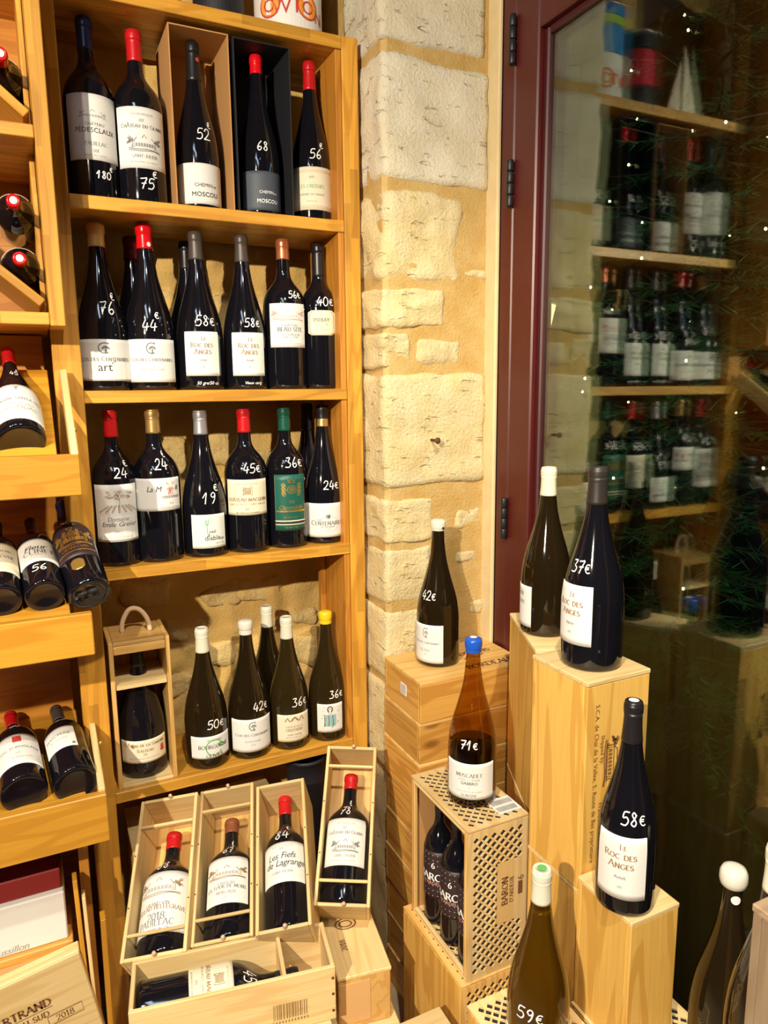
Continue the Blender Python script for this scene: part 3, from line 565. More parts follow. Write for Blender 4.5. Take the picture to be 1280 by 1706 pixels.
pst(.72, .872, .990, 1.112, 'stone_cream', 7); pst(.936, 1.036, 1.000, 1.082, 'stone_rough', 8, rnd=.03, amp=.01); pst(.945, 1.017, .912, .948, 'stone_rough', 9, rnd=.015)
pst(.72, .905, .815, .970, 'stone_cream', 10, rnd=.02); pst(.99, 1.04, .755, .796, 'stone_rough', 11, rnd=.015); pst(.72, .905, .60, .797, 'stone_cream', 12); pst(.72, 1.03, .33, .585, 'stone_cream', 13); pst(.72, 1.03, -.30, .31, 'stone_cream', 14)
pst(.960, 1.036, 1.700, 1.72, 'stone_rough', 17, rnd=.01, proud=.004)
# rubble stones showing in the back wall
rr_ = random.Random(11)
for (x, z, sx, sz) in [(.36, .79, .06, .04), (.47, .79, .07, .045), (.56, .83, .04, .03), (.62, .70, .05, .035), (.53, .68, .035, .02), (.60, .58, .07, .05), (.44, .60, .05, .035), (.34, .62, .06, .045), (.24, .70, .07, .05), (.14, .84, .08, .05), (.24, .54, .06, .04), (.5, .5, .06, .03), (.13, .62, .06, .06),
                       (.40, 1.24, .07, .05), (.53, 1.20, .08, .06), (.34, 1.08, .09, .06), (.52, 1.05, .09, .05), (.20, 1.20, .09, .07), (.44, 1.62, .12, .07), (.20, 1.62, .09, .08)]:
    rough_block('stone', (x-sx, .284, z-sz), (x+sx, .33, z+sz), 'rubble_stone', wb, .012, .022, rr_.random()*40, 9, 1.4)

# door with glazed leaf, dark red paint
DX = 1.045
door = empty('door_1', (DX, -.2, ZF)); struct(door)
def dp(name, lo, hi, mat, parent=door, bev=.004): return panel(name, tuple(a-b for a, b in zip(lo, (DX, -.2, ZF))), tuple(a-b for a, b in zip(hi, (DX, -.2, ZF))), mat, parent, bev)
dp('jamb', (DX, -.203, ZF), (DX+.09, -.147, 2.46), 'red_paint')
dp('head_jamb', (DX, -1.46, 2.38), (DX+.09, -.147, 2.46), 'red_paint')
dp('jamb', (DX, -1.46, ZF), (DX+.09, -1.41, 2.38), 'red_paint')
dp('hinge_stile', (DX-.004, -.300, ZF+.01), (DX+.05, -.209, 2.375), 'red_paint')
dp('lock_stile', (DX-.004, -1.405, ZF+.01), (DX+.05, -1.31, 2.375), 'red_paint')
dp('top_rail', (DX-.004, -1.31, 2.245), (DX+.05, -.300, 2.375), 'red_paint')
dp('bottom_rail', (DX-.004, -1.31, ZF+.01), (DX+.05, -.300, -.1), 'red_paint')
dp('rebate', (DX+.012, -.318, -.1), (DX+.045, -.300, 2.245), 'red_paint_shaded'); dp('rebate', (DX+.012, -1.31, 2.228), (DX+.045, -.318, 2.245), 'red_paint_shaded')
dp('pane', (DX+.022, -1.31, -.1), (DX+.026, -.318, 2.228), 'pane_inner', bev=0)
dp('pane', (DX+.040, -1.31, -.1), (DX+.044, -.318, 2.228), 'pane_outer', bev=0)
for z in (2.255, 1.92, 1.053, .1):
    h = empty('hinge'); h.parent = door; h.location = (0, -.005, z-ZF)
    for k in range(4):
        v, f = lathe([(.003, -.0135), (.0085, -.0135), (.0095, -.0115), (.0095, .0115), (.0085, .0135), (.003, .0135)], 14)
        o = link('knuckle', pymesh('knuckle', v, f, True), 'black_iron', h); o.location = (-.012, 0, -.043+.0285*k)
struct(panel('trim_1', (PX1-.012, -.148, ZF), (DX+.002, PY+.004, 2.46), 'plaster', bev=.006))
# nail in the pillar
v, f = lathe([(.0008, 0), (.0035, .001), (.0035, .05), (.008, .052), (.009, .055), (.004, .058)], 12)
nl = link('iron_nail', pymesh('nail', v, f, True), 'rust', mw=Matrix.Translation((.862, PY+.015, 1.268)) @ Matrix.Rotation(R(90), 4, 'X')); tag(nl, 'rusty iron nail sticking out of the stone pillar', 'nail')

# ================================================================== BOOKCASE
W = .66; SH = [1.8387, 1.4077, .9807, .397]
bk = tag(empty('bookcase', (W/2, .12, ZF)), 'tall orange-stained wooden bookcase holding four shelves of large wine bottles', 'bookcase')
bo = Vector((W/2, .12, ZF))
def P(name, lo, hi, mat, par=bk, o=bo, bev=.0015): return panel(name, Vector(lo)-o, Vector(hi)-o, mat, par, bev)
P('post', (-.060, 0, ZF), (0, .05, 2.6), 'shelf_z'); P('post', (W+.001, 0, ZF), (W+.046, .05, 2.280), 'shelf_z', bev=.003)
P('side_panel', (W-.016, .004, ZF), (W, .17, 2.247), 'orange_z'); P('side_panel', (-.018, .052, ZF), (0, .17, 2.247), 'orange_z')
P('batten', (W-.034, .150, ZF), (W-.017, .172, 2.246), 'orange_z')
P('top_board', (0, .0, 2.248), (W, .262, 2.278), 'shelf_x')
for z in SH: P('shelf', (0, -.001, z-.029), (W-.001, .262, z), 'shelf_x')

# ================================================================== BOTTLES ON THE SHELVES
MH, MR = .386, .0565
def on(x, y, s): return (x, y, SH[s])
B = bottle
wh = 'paper_white'
B('wine_bottle', 'dark blue capped magnum priced 180 euros at the left end of the top shelf', on(.064, .085, 0), .398, .056, 'bord', cap=('cap_blue', .17), labels=[(.21, .56, 63, 6, wh, L_ped)], prices=[('180€^', 22, .115, .016)])
B('wine_bottle', 'magnum with red capsule, pale chateau label and 75 euro price on the top shelf', on(.171, .085, 0), .390, .057, 'bord', cap=('cap_red', .17), labels=[(.20, .54, 62, 8, wh, L_glana)], prices=[('75€^', 12, .085, .024)])
B('wine_bottle', 'burgundy-shaped magnum with white label standing inside the brown cardboard box', on(.306, .083, 0), .388, .0515, 'burg', cap=('cap_black', .22), labels=[(.035, .275, 82, 8, wh, L_mos('ink_black'))], prices=[('52€^', 20, .415, .026)], seal=('ink_red', 35, .90, .005))
B('wine_bottle', 'red-capped magnum with slate grey label inside the black cardboard box', on(.462, .083, 0), .388, .0510, 'burg', cap=('cap_wax_red', .11), labels=[(.035, .275, 70, 14, 'paper_slate', L_mos('chalk'))], prices=[('68', 12, .40, .022)])
B('wine_bottle', 'red-capped magnum with cream bordered label at the right end of the top shelf', on(.604, .085, 0), .398, .0525, 'burg', cap=('cap_red', .17), labels=[(.07, .335, 74, 0, 'paper_cream', L_creis)], prices=[('56€^', 14, .385, .024)])
B('wine_bottle', 'tan wax topped magnum priced 76 euros at the left end of the second shelf', on(.058, .09, 1), .386, .058, 'burg', cap=('cap_tan', .13), capstyle='wax', labels=[(.06, .31, 80, 0, 'paper_grey', L_clos('art'))], prices=[('76€^', 16, .46, .030)])
B('wine_bottle', 'magnum with glossy red wax top and 44 euro price in front of another red-topped bottle', on(.168, .09, 1), .394, .058, 'burg', cap=('cap_wax_red', .14), capstyle='wax', labels=[(.05, .31, 68, 0, wh, L_clos())], prices=[('44€^', 0, .36, .026)], seal=('paper_white', 30, .885, .0055))
B('wine_bottle', 'dark bottle with dull red wax top standing behind the 44 euro magnum', on(.150, .205, 1), .386, .056, 'burg', cap=('cap_dark_red', .14), capstyle='wax')
B('wine_bottle', 'black-capped dark bottle standing behind the left grey-capped magnum on the second shelf', on(.288, .208, 1), .386, .056, 'burg', cap=('cap_black', .18))
B('wine_bottle', 'left of two grey-capped magnums with square white label and 58 euro price, second shelf', on(.291, .09, 1), .388, .058, 'burg', cap=('cap_grey', .17), labels=[(.09, .37, 44, 4, 'paper_mint', L_roc('Grenat'))], prices=[('58€', 8, .405, .026), ('~50 gre/50 ca', 14, .045, .055)])
B('wine_bottle', 'right of two grey-capped magnums with square white label and 58 euro price, second shelf', on(.408, .09, 1), .390, .056, 'burg', cap=('cap_grey', .17), labels=[(.09, .37, 46, 10, 'paper_mint', L_roc('Reliefs'))], prices=[('58€', 16, .405, .022), ('~Vieux carig', 18, .045, .045)])
B('wine_bottle', 'copper-capped magnum with pink chateau drawing and 56 euro price on the second shelf', on(.519, .09, 1), .388, .0568, 'bord', cap=('cap_copper', .13), labels=[(.28, .57, 52, 10, wh, L_beau)], prices=[('56€', 26, .605, .019)])
B('wine_bottle', 'black-capped magnum with small octagonal label and 40 euro price on the second shelf', on(.618, .09, 1), .384, .0525, 'bord', cap=('cap_black', .22), labels=[(.37, .54, 42, 8, 'paper_cream', L_pitray, .1)], prices=[('40€', 12, .57, .024)])
B('wine_bottle', 'red-capped magnum with tree and vineyard drawing at the left end of the third shelf', on(.058, .068, 2), .380, .053, 'bord', cap=('cap_red', .17), labels=[(.165, .535, 60, 0, 'paper_grey', L_emile)], prices=[('24€^', 18, .575, .024)])
B('wine_bottle', 'gold-capped magnum with windmill drawing and 24 euro price on the third shelf', on(.158, .070, 2), .380, .0585, 'bord', cap=('cap_gold', .155), labels=[(.345, .56, 60, 4, wh, L_lam)], prices=[('24€^', 16, .615, .026)])
B('wine_bottle', 'silver-capped magnum with small square white label and 19 euro price on the third shelf', on(.276, .070, 2), .374, .0575, 'burg', cap=('cap_silver', .16), labels=[(.065, .30, 46, 10, 'paper_mint', L_oeil)], prices=[('19€^', 14, .375, .028)])
B('wine_bottle', 'red-capped magnum with cream label and 45 euro price on the third shelf', on(.390, .070, 2), .376, .0565, 'bord', cap=('cap_red', .16), labels=[(.27, .52, 60, 2, 'paper_cream', L_macq)], prices=[('45€', 10, .565, .024)])
B('wine_bottle', 'green-capped magnum with tall green and gold label on the third shelf', on(.502, .072, 2), .377, .0555, 'bord', cap=('cap_green', .16), labels=[(.13, .535, 46, 12, 'paper_green', L_clar)], prices=[('36€', 18, .585, .026)])
B('wine_bottle', 'black-capped dark bottle standing behind the last magnum of the third shelf', on(.612, .195, 2), .386, .054, 'burg', cap=('cap_black', .2))
B('wine_bottle', 'dark-capped magnum with 24 euro price at the right end of the third shelf', on(.615, .078, 2), .382, .0555, 'burg', cap=('cap_black', .13), labels=[(.05, .30, 66, 4, wh, L_cent), (.85, .905, 60, 5, 'cap_gold', None)], prices=[('24€', 16, .40, .024)])
B('wine_bottle', 'brown magnum with white capsule and green ring label priced 50 euros on lowest shelf', on(.250, .067, 3), .380, .058, 'burg', 'glass_brown', cap=('cap_white', .17), labels=[(.085, .25, 58, 12, wh, L_bourg)], prices=[('50€', 18, .305, .024)])
B('wine_bottle', 'brown magnum with white wax top and 42 euro price on the lowest shelf', on(.370, .068, 3), .380, .0585, 'burg', 'glass_brown', cap=('cap_wax_white', .09), capstyle='wax', labels=[(.06, .31, 62, 8, wh, L_clos('BOURGOGNE'))], prices=[('42€', 28, .365, .024)])
B('wine_bottle', 'brown bottle with long white capsule standing at the back of the lowest shelf', on(.462, .175, 3), .382, .056, 'burg', 'glass_brown', cap=('cap_white', .16))
B('wine_bottle', 'brown magnum with white capsule and small olive house label priced 36 euros', on(.487, .066, 3), .376, .057, 'burg', 'glass_olive', cap=('cap_white', .16), labels=[(.07, .285, 50, 14, 'paper_cream', L_gref)], prices=[('36€', 26, .345, .024)])
B('wine_bottle', 'brown magnum with yellow wax top and painted portrait label on the lowest shelf', on(.604, .062, 3), .374, .0555, 'burg', 'glass_olive', cap=('cap_yellow', .085), capstyle='wax', labels=[(.08, .31, 40, 8, wh, L_yel)], prices=[('36€', 22, .355, .022)])

# boxes standing on the shelves
def open_box(name, label, x0, x1, y0, y1, z0, z1, mat, t=.003):
    r_ = tag(empty(name, ((x0+x1)/2, (y0+y1)/2, z0)), label, 'box'); o = Vector(((x0+x1)/2, (y0+y1)/2, z0))
    P('side_panel', (x0, y0, z0), (x0+t, y1, z1), mat, r_, o, .0005); P('side_panel', (x1-t, y0, z0), (x1, y1, z1), mat, r_, o, .0005)
    P('back_panel', (x0+t, y1-t, z0), (x1-t, y1, z1), mat, r_, o, .0005); P('top_panel', (x0+t, y0, z1-t), (x1-t, y1-t, z1), mat, r_, o, .0005); P('bottom_panel', (x0+t, y0, z0), (x1-t, y1-t, z0+.0006), mat, r_, o, 0); return r_
open_box('cardboard_box', 'open brown cardboard box around a white-labelled bottle on the top shelf', .238, .378, .018, .19, SH[0], 2.236, 'card_brown')
open_box('cardboard_box', 'open black cardboard box around a grey-labelled bottle on the top shelf', .388, .530, .018, .19, SH[0], 2.234, 'card_black')
z = SH[3]; gb = tag(empty('gift_box', (.084, .09, z)), 'open wooden gift box with rope handle on the lowest shelf holding one squat bottle', 'box'); go = Vector((.084, .09, z))
for x0, x1 in ((.010, .021), (.147, .158)): P('side_panel', (x0, .012, z), (x1, .17, z+.392), 'pine_z', gb, go)
P('back_panel', (.021, .163, z+.008), (.147, .17, z+.392), 'orange_z', gb, go); P('bottom_panel', (.021, .012, z), (.147, .163, z+.008), 'pale_x', gb, go); P('top_panel', (.0215, .012, z+.382), (.1465, .163, z+.392), 'pine_x', gb, go); P('top_rail', (.0215, .0122, z+.360), (.1465, .020, z+.3815), 'pine_x', gb, go)
# holed divider: an annular board around the neck
def holed(w_, d_, t, cx, cy, r_):
    bm = bmesh.new(); n = 32; ring = []; out = []
    for k in range(n):
        a = 2*math.pi*(k+.5)/n; c, s = math.cos(a), math.sin(a); ring.append((cx+r_*c, cy+r_*s))
        m = min((w_/2-math.copysign(cx, c)*1)/abs(c) if abs(c) > 1e-6 else 9, (d_/2-math.copysign(cy, s))/abs(s) if abs(s) > 1e-6 else 9); out.append((cx+c*m, cy+s*m))
    v = []; f = []
    for zz in (0, t):
        v += [(x, y, zz) for x, y in ring]+[(x, y, zz) for x, y in out]
    for k in range(n):
        j = (k+1) % n
        f += [(k, j, n+j, n+k), (2*n+k, 3*n+k, 3*n+j, 2*n+j), (k, 2*n+k, 2*n+j, j), (n+k, n+j, 3*n+j, 3*n+k)]
    return pymesh('divider', v, f)
dv = link('divider', holed(.1255, .149, .010, 0, 0, .0215), 'pale_x', gb); dv.location = (0, -.003, .268)
hp = catmull([(-.032, 0, .392), (-.030, -.002, .420), (-.012, -.004, .452), (.012, -.006, .450), (.030, -.010, .425), (.036, -.016, .393)], 5)
v, f = tube(hp, .0062, 10); link('rope_handle', pymesh('rope', v, f, True), 'rope', gb)
B('wine_bottle', 'squat dark bottle with cream label and red crest inside the wooden gift box', (.084, .087, z+.0085), .365, .0605, 'fat', cap=('cap_black', .2), labels=[(.12, .29, 62, 8, 'paper_cream', L_gard)], face=(-.2, -1))

# ================================================================== things on top of the bookcase
def tin(x, y, r_, h, label, bands, letters=None):
    t = tag(empty('painted_tin', (x, y, 2.278)), label, 'tin'); z0 = 0
    for i, (f1, m_) in enumerate(bands):
        z1 = f1*h; q = [(r_*.9, z0), (r_, z0+.002), (r_, z1-.002), (r_*.9, z1)] if i else [(r_*.6, .0), (r_*.96, 0), (r_, .006), (r_, z1-.001), (r_*.9, z1)]
        v, f = lathe(q, 44); link('band', pymesh('band', v, f, False), m_, t); z0 = z1
    v, f = lathe([(r_*.9, h), (r_*1.03, h), (r_*1.03, h+.008), (r_*.9, h+.008)], 44); link('rim', pymesh('rim', v, f, True), 'cap_silver', t)
    if letters:
        d = math.atan2(CAM.x-x, -(CAM.y-y)); sf = Surface(lambda u, zz: ((r_+.0012)*math.sin(u/r_+d), -(r_+.0012)*math.cos(u/r_+d), zz)); letters(sf); sf.build(t)
    return t
def lt(s):
    for u in (-.048, .052): s.disc(u, .062, .026, 'ink_orange', 18); s.draw([arc(0, 0, 1, 1, 0, 360, 18)], u, .062, u+.027, .062+.027, .004, 'ink_red')
    s.text('W', -.016, .058, .05, 'sans', 'ink_red', maxh=.09); s.text('T', .022, .062, .03, 'sans', 'ink_red', maxh=.09); s.text('N', .088, .05, .034, 'sans', 'ink_red', maxh=.09); s.text('O', -.048, .062, .036, 'sans', 'ink_red', maxh=.07); s.text('O', .052, .062, .036, 'sans', 'ink_red', maxh=.07)
tin(.562, .115, .086, .27, 'white and blue painted tin bucket with red letters on top of the bookcase', [(.5, 'tin_white'), (.8, 'tin_blue'), (.9, 'tin_green'), (1, 'tin_blue')], lt)
tin(.385, .125, .062, .24, 'dark painted tin beside the white tin bucket on top of the bookcase', [(.35, 'card_black'), (.8, 'tin_red'), (1, 'card_black')])
sb = tag(empty('sail_ornament', (.18, .12, 2.278)), 'pale wooden sail ornament standing on top of the bookcase', 'ornament')
for nm, pts in (('sail', [(-.01, .02), (-.01, .26), (-.085, .02)]), ('sail', [(.004, .02), (.004, .21), (.07, .02)])):
    v = [(x, -.004, zz) for x, zz in pts]+[(x, .004, zz) for x, zz in pts]; link(nm, pymesh(nm, v, [(0, 1, 2), (5, 4, 3), (0, 3, 4, 1), (1, 4, 5, 2), (2, 5, 3, 0)]), 'sail', sb)
panel('hull', (-.09, -.02, 0), (.075, .02, .02), 'pine_x', sb)

# ================================================================== WINE RACK ON THE LEFT
rk = tag(empty('wine_rack', (-.5, 0, ZF)), 'orange wooden wine rack with diamond bins and sloping display trays left of the bookcase', 'wine rack'); ro = Vector((-.5, 0, ZF))
def Q(name, lo, hi, mat, bev=.0015): return P(name, lo, hi, mat, rk, ro, bev)
Q('end_panel', (-.0615, -.12, 1.542), (-.032, -.002, 2.75), 'shelf_z'); Q('end_panel', (-.0735, -.002, 1.57), (-.0625, .262, 2.75), 'shelf_z'); Q('end_panel', (-1.20, -.12, 1.542), (-1.17, .262, 2.75), 'shelf_z')
for z1 in (1.569, 1.934, 2.299): Q('bin_shelf', (-1.17, -.118, z1-.025), (-.0622, .262, z1), 'shelf_x')
Q('back_panel', (-1.17, .15, ZF), (-.076, .165, 1.54), 'orange_x'); Q('back_panel', (-1.17, .25, 1.57), (-.062, .262, 2.75), 'orange_x')
Q('side_board', (-.098, -.10, ZF), (-.076, .262, .42), 'orange_z'); Q('side_board', (-1.2, -.12, ZF), (-1.172, .262, 1.54), 'orange_z')
for zb in (1.5695, 1.9345):
    for xs in (-.065, -.617):
        for sg in (1, -1):
            x0 = xs if sg > 0 else xs-.552; x1 = x0-sg*.276; L_ = math.hypot(.276, .235); a = math.atan2(.235, -.276*sg)
            m_ = Matrix.Translation(Vector(((x0+x1)/2, .06, zb+.012+.1175))-ro) @ Matrix.Rotation(-a, 4, 'Y')
            link('diagonal_board', boxmesh(L_-.02, .35, .018), 'tray_x', rk, m_)
# sloping trays: (lip z top, lip z bottom, slope deg, y of the lip)
TR = [(1.283, 1.200, 35), (.955, .865, 21), (.550, .440, 9)]
for zt, zb, sl in TR:
    Q('tray_lip', (-1.17, -.268, zb), (-.033, -.246, zt), 'tray_x', .002)
    L_ = .40 if sl < 30 else .36; m_ = Matrix.Translation(Vector((-.602, -.246, zt-.030))-ro) @ Matrix.Rotation(R(sl), 4, 'X') @ Matrix.Translation((0, L_/2, -.008))
    link('tray_floor', boxmesh(1.06, L_, .010), 'tray_x', rk, m_)
    if sl == 21: continue
    m_ = Matrix.Translation(Vector((-.041, -.246, zt-.030))-ro) @ Matrix.Rotation(R(sl), 4, 'X') @ Matrix.Translation((0, .15, .012))
    link('tray_cheek', boxmesh(.014, .30, .052), 'pale_y', rk, m_)
    v, f = lathe([(.001, 0), (.0045, .001), (.0045, .006), (.001, .007)], 10)
    link('screw_eye', pymesh('screw_eye', v, f, True), 'gold', rk, Matrix.Translation(Vector((-.033, -.10, zt+.04))-ro) @ Matrix.Rotation(R(90), 4, 'Y'))
def aim(base, tip, front):
    """matrix with local z from base to tip and local -y towards front"""
    a, b = Vector(base), Vector(tip); zz = (b-a).normalized(); f_ = Vector(front); yy = -(f_-zz*f_.dot(zz)).normalized(); xx = yy.cross(zz)
    return Matrix(((xx.x, yy.x, zz.x, a.x), (xx.y, yy.y, zz.y, a.y), (xx.z, yy.z, zz.z, a.z), (0, 0, 0, 1)))
def camfront(b): return CAM-Vector(b)
def TB(label, base, tip, r_, kind, cap, labels, prices, capstyle='foil', glass='glass_black'):
    a = Vector(base); b = Vector(tip); return B('wine_bottle', label, None, (b-a).length, r_, kind, glass, cap, labels, prices, aim(a, b, camfront(a)), capstyle=capstyle)
TB('red-capped bottle with wide white label and 45 euro price leaning in the upper tray', (-.135, -.196, 1.305), (-.151, .065, 1.500), .047, 'fat', ('cap_red', .19), [(.06, .42, 72, 6, wh, L_santa)], [('45€^', 12, .58, .020)])
TB('cream-labelled bottle cut off by the picture edge in the middle tray', (-.199, -.19, .982), (-.212, .11, 1.095), .0405, 'bord', ('cap_black', .2), [(.16, .52, 60, 6, 'paper_cream', L_text(('CHATEAU', .7, .5, 'serif', 'ink_grey'), ('BELLEVUE', .5, .7, 'serif', 'ink_grey')))], [])
TB('black and red capped bottle with 56 written below its label, middle tray', (-.117, -.19, .982), (-.138, .11, 1.095), .0405, 'bord', ('cap_black', .2), [(.24, .53, 66, 4, wh, L_clinet), (.795, .81, 175, 0, 'cap_red', None)], [('56', 0, .13, .022)])
TB('blue-capped bottle with dark gold-printed label and gold medal leaning right in the middle tray', (-.030, -.185, .972), (-.066, .085, 1.135), .0445, 'bord', ('cap_blue', .18), [(.26, .58, 62, 0, 'paper_dark', L_golden), (.13, .235, 18, -6, 'gold', None, .25)], [('58€', 4, .635, .022)])
TB('red-capped bottle with red emblem label and 50 euro price in the lower tray', (-.192, -.2, .556), (-.222, .115, .608), .0475, 'bord', ('cap_red', .19), [(.14, .50, 66, 4, wh, L_angl)], [('50€^', 6, .61, .019)])
TB('black-capped bottle with slanted white label and 55 written on its shoulder in the lower tray', (-.090, -.2, .551), (-.119, .115, .603), .0465, 'bord', ('cap_grey', .2), [(.26, .52, 46, -14, wh, L_hasp)], [('55', 4, .625, .019)])
for i, (x, z1, lab) in enumerate([(-.110, 1.785, 'upper of two red-capped bottles lying in the lower diamond bin'), (-.108, 1.674, 'lower of two red-capped bottles lying in the lower diamond bin'), (-.110, 2.055, 'red-capped bottle lying in the upper diamond bin by its end panel')]):
    B('wine_bottle', lab, None, .32, .041, 'bord', cap=('cap_wax_red', .12), mw=aim((x+.004, .2, z1+.006), (x, -.112, z1), (-.3, -.2, 1)), labels=[(.3, .6, 60, 0, 'paper_cream', None)], seal=('paper_grey', 0, 1, .0075))
for k in range(5):
    B('wine_bottle', ['dark bottle lying furthest left in the lower diamond bin', 'dark bottle lying low in the middle of the lower diamond bin', 'dark bottle lying high in the middle of the lower diamond bin', 'dark bottle lying left in the upper diamond bin', 'dark bottle lying in the middle of the upper diamond bin'][k], None, .32, .041, 'bord', cap=('cap_black', .14), mw=aim(((-.7, -.35, -.42, -.62, -.34)[k], .2, (1.66, 1.63, 1.73, 2.03, 2.0)[k]), ((-.7, -.35, -.42, -.62, -.34)[k], -.112, (1.655, 1.625, 1.725, 2.025, 1.995)[k]), (0, -.2, 1)))
# under the rack: cartons, a branded case and loose boards
ct = tag(empty('wine_carton', (-.34, .0, .085)), 'white carton with maroon lid lying under the wine rack', 'carton')
panel('carton_body', (-.21, -.105, .03), (.205, .12, .155), 'carton_white', ct, .003); panel('carton_lid', (-.21, -.09, .1555), (.200, .12, .208), 'carton_maroon', ct, .003)
sf = Surface(lambda x, y: (x, -.1062, y)); sf.text('de Roussillon', .06, .045, .12, 'script', 'ink_faint'); sf.build(ct)
kc = tag(empty('wooden_case', (-.34, -.02, .02)), 'flat brown wooden case with faint lettering under the white carton', 'case')
panel('case_body', (-.21, -.095, -.03), (.215, .12, .094), 'case_x', kc, .002); sf = Surface(lambda x, y: (x, -.0962, y)); sf.text('Chateau de Tastebord', .12, .045, .12, 'script', 'paper_cream'); sf.build(kc); panel('paper_label', (.02, -.0962, .01), (.16, -.0952, .075), 'paper_brown', kc, 0)
wc = tag(empty('wooden_case', (-.50, -.15, ZF)), 'thin pale wooden case branded with dark capitals leaning lowest under the wine rack', 'case'); wc.rotation_euler = (0, R(-10), 0)
panel('case_body', (0, -.012, 0), (.4566, .022, .371), 'pale_x', wc, .002)
panel('lid', (.0, -.020, .0), (.4566, -.0125, .371), 'pale_x', wc, .002)
sf = Surface(lambda x, y: (x, -.0212, y)); sf.text('BERTRAND', .309, .285, .130, 'serif', 'ink_burn', 1.7); sf.text('VINS DU SUD', .304, .256, .118, 'serif', 'ink_burn', 1.3); sf.draw([[(0, 0), (1, 0)]], .245, .270, .372, .270, .0016, 'ink_burn'); sf.draw([arc(0, 0, 1, 1, 0, 330, 16), arc(0, 0, .6, .6, 90, 400, 12)], .222, .290, .244, .312, .003, 'ink_burn'); sf.draw([[(0, 0), (1, 0), (1, 1), (0, 1), (0, 0)]], .355, .222, .430, .246, .0016, 'ink_burn'); sf.text('2018', .392, .234, .04, 'serif', 'ink_burn'); sf.build(wc)
for i, (x, t, h) in enumerate([(-.104, .010, .62), (-.090, .008, .57), (-.060, .012, .50)]):
    b_ = panel('loose_board', (x-t/2, -.16, ZF+.002), (x+t/2, -.125, ZF+h), 'tray_z' if i != 1 else 'pale_z', None, .001, Matrix.Rotation(R((-1.2, -1.0, .6)[i]), 4, 'Y')); tag(b_, ['loose wooden board standing beside the white carton, leftmost of three', 'pale loose board standing in the middle of three under the rack', 'short loose board leaning at the foot of the bookcase post'][i], 'board')

# ================================================================== CRATES IN FRONT OF THE BOOKCASE
def frame_m(o, x, y, z): return Matrix(((x[0], y[0], z[0], o[0]), (x[1], y[1], z[1], o[1]), (x[2], y[2], z[2], o[2]), (0, 0, 0, 1)))
def crate(label, bot, v_, u_, L_, w_, bars, dp_=.136, ext=0):
    yv = Vector(v_).normalized(); xv = Vector(u_); xv = (xv-yv*xv.dot(yv)).normalized(); zv = xv.cross(yv)
    M = frame_m(bot, xv, yv, zv); c = tag(empty('wine_crate', mw=M), label, 'crate'); t = .008
    panel('back_panel', (-w_/2+t, t, -dp_), (w_/2-t, L_-t, -dp_+t), 'pine_y', c)
    for s in (-1, 1): panel('side_panel', (min(s*w_/2, s*(w_/2-t)), 0, -dp_), (max(s*w_/2, s*(w_/2-t)), L_, 0), 'pale_y', c)
    panel('end_panel', (-w_/2+t, 0, -dp_), (w_/2-t, t, 0), 'pale_x', c); panel('end_panel', (-w_/2+t, L_-t, -dp_), (w_/2-t, L_, 0), 'pale_x', c)
    for b, dpth in bars: panel('cross_bar', (-w_/2+t, b, -dpth), (w_/2-t, b+.007, -.0005), 'pale_x', c)
    for yy in ((.0, L_) if bars else (0,)):
        v, f = lathe([(.001, -.006), (.0035, -.004), (.005, .0), (.0035, .005), (.0045, .009), (.001, .011)], 8); k = link('rope_knot', pymesh('knot', v, f, True), 'rope', c, Matrix.Translation((.005, yy+(.004 if yy == 0 else -.004), .0035)))
    for s in (-1, 1):
        for yy in (L_*.3, L_*.62):
            v, f = lathe([(.0005, 0), (.0018, 0), (.0018, .0012), (.0005, .0014)], 6); link('nail', pymesh('nail', v, f), 'rust', c, Matrix.Translation((s*(w_/2-t/2), yy, 0)))
    return M
def crate_bottle(M, label, y0, H, r_, dz, kind, cap, labels, prices, rot=0):
    m_ = M @ frame_m((0, y0, -dz), (1, 0, 0), (0, 0, -1), (0, 1, 0)) @ Matrix.Rotation(R(rot), 4, 'Z')
    return B('wine_bottle', label, None, H, r_, kind, 'glass_black', cap, labels, prices, m_)
MA = crate('open pine crate furthest left in the row of tilted crates', (.028, -.364, .203), (.259, .839, .478), (.92, -.365, .142), .375, .144, [(.050, .007), (.300, .012)])
crate_bottle(MA, 'dark magnum with tall chateau label and 88 euro price in the leftmost tilted crate', .012, .296, .0590, .0685, 'bord', ('cap_red', .14), [(.14, .60, 68, -6, wh, L_belle)], [('88', -6, .635, .026)])
MB_ = crate('open pine crate second from left in the row of tilted crates', (.170, -.393, .210), (.258, .853, .453), (.923, -.356, .144), .380, .139, [(.052, .007), (.318, .012)])
crate_bottle(MB_, 'brown-capped magnum with 67 euro price in the second tilted crate from the left', .012, .308, .0580, .0675, 'bord', ('cap_brown', .12), [(.24, .60, 54, 4, wh, L_mons)], [('67€^', 4, .645, .026)])
MC = crate('open pine crate third from left without cross bars in the row of tilted crates', (.295, -.448, .233), (.268, .866, .422), (.92, -.36, .155), .374, .126, [])
crate_bottle(MC, 'red-capped magnum with script label and 84 euro price in the third tilted crate', .010, .356, .0530, .0645, 'bord', ('cap_red', .15), [(.29, .57, 64, -2, wh, L_fiefs)], [('84€^', -2, .60, .028)])
MD = crate('open pine crate furthest right, raised above the other tilted crates', (.440, -.431, .227), (.376, .687, .622), (.89, -.455, -.036), .385, .131, [(.052, .007), (.328, .012)])
crate_bottle(MD, 'red-capped magnum with pale label and 78 euro price in the rightmost raised crate', .012, .318, .0565, .0655, 'bord', ('cap_red', .12), [(.25, .60, 58, -4, wh, L_glana)], [('78€^', -8, .635, .026)])
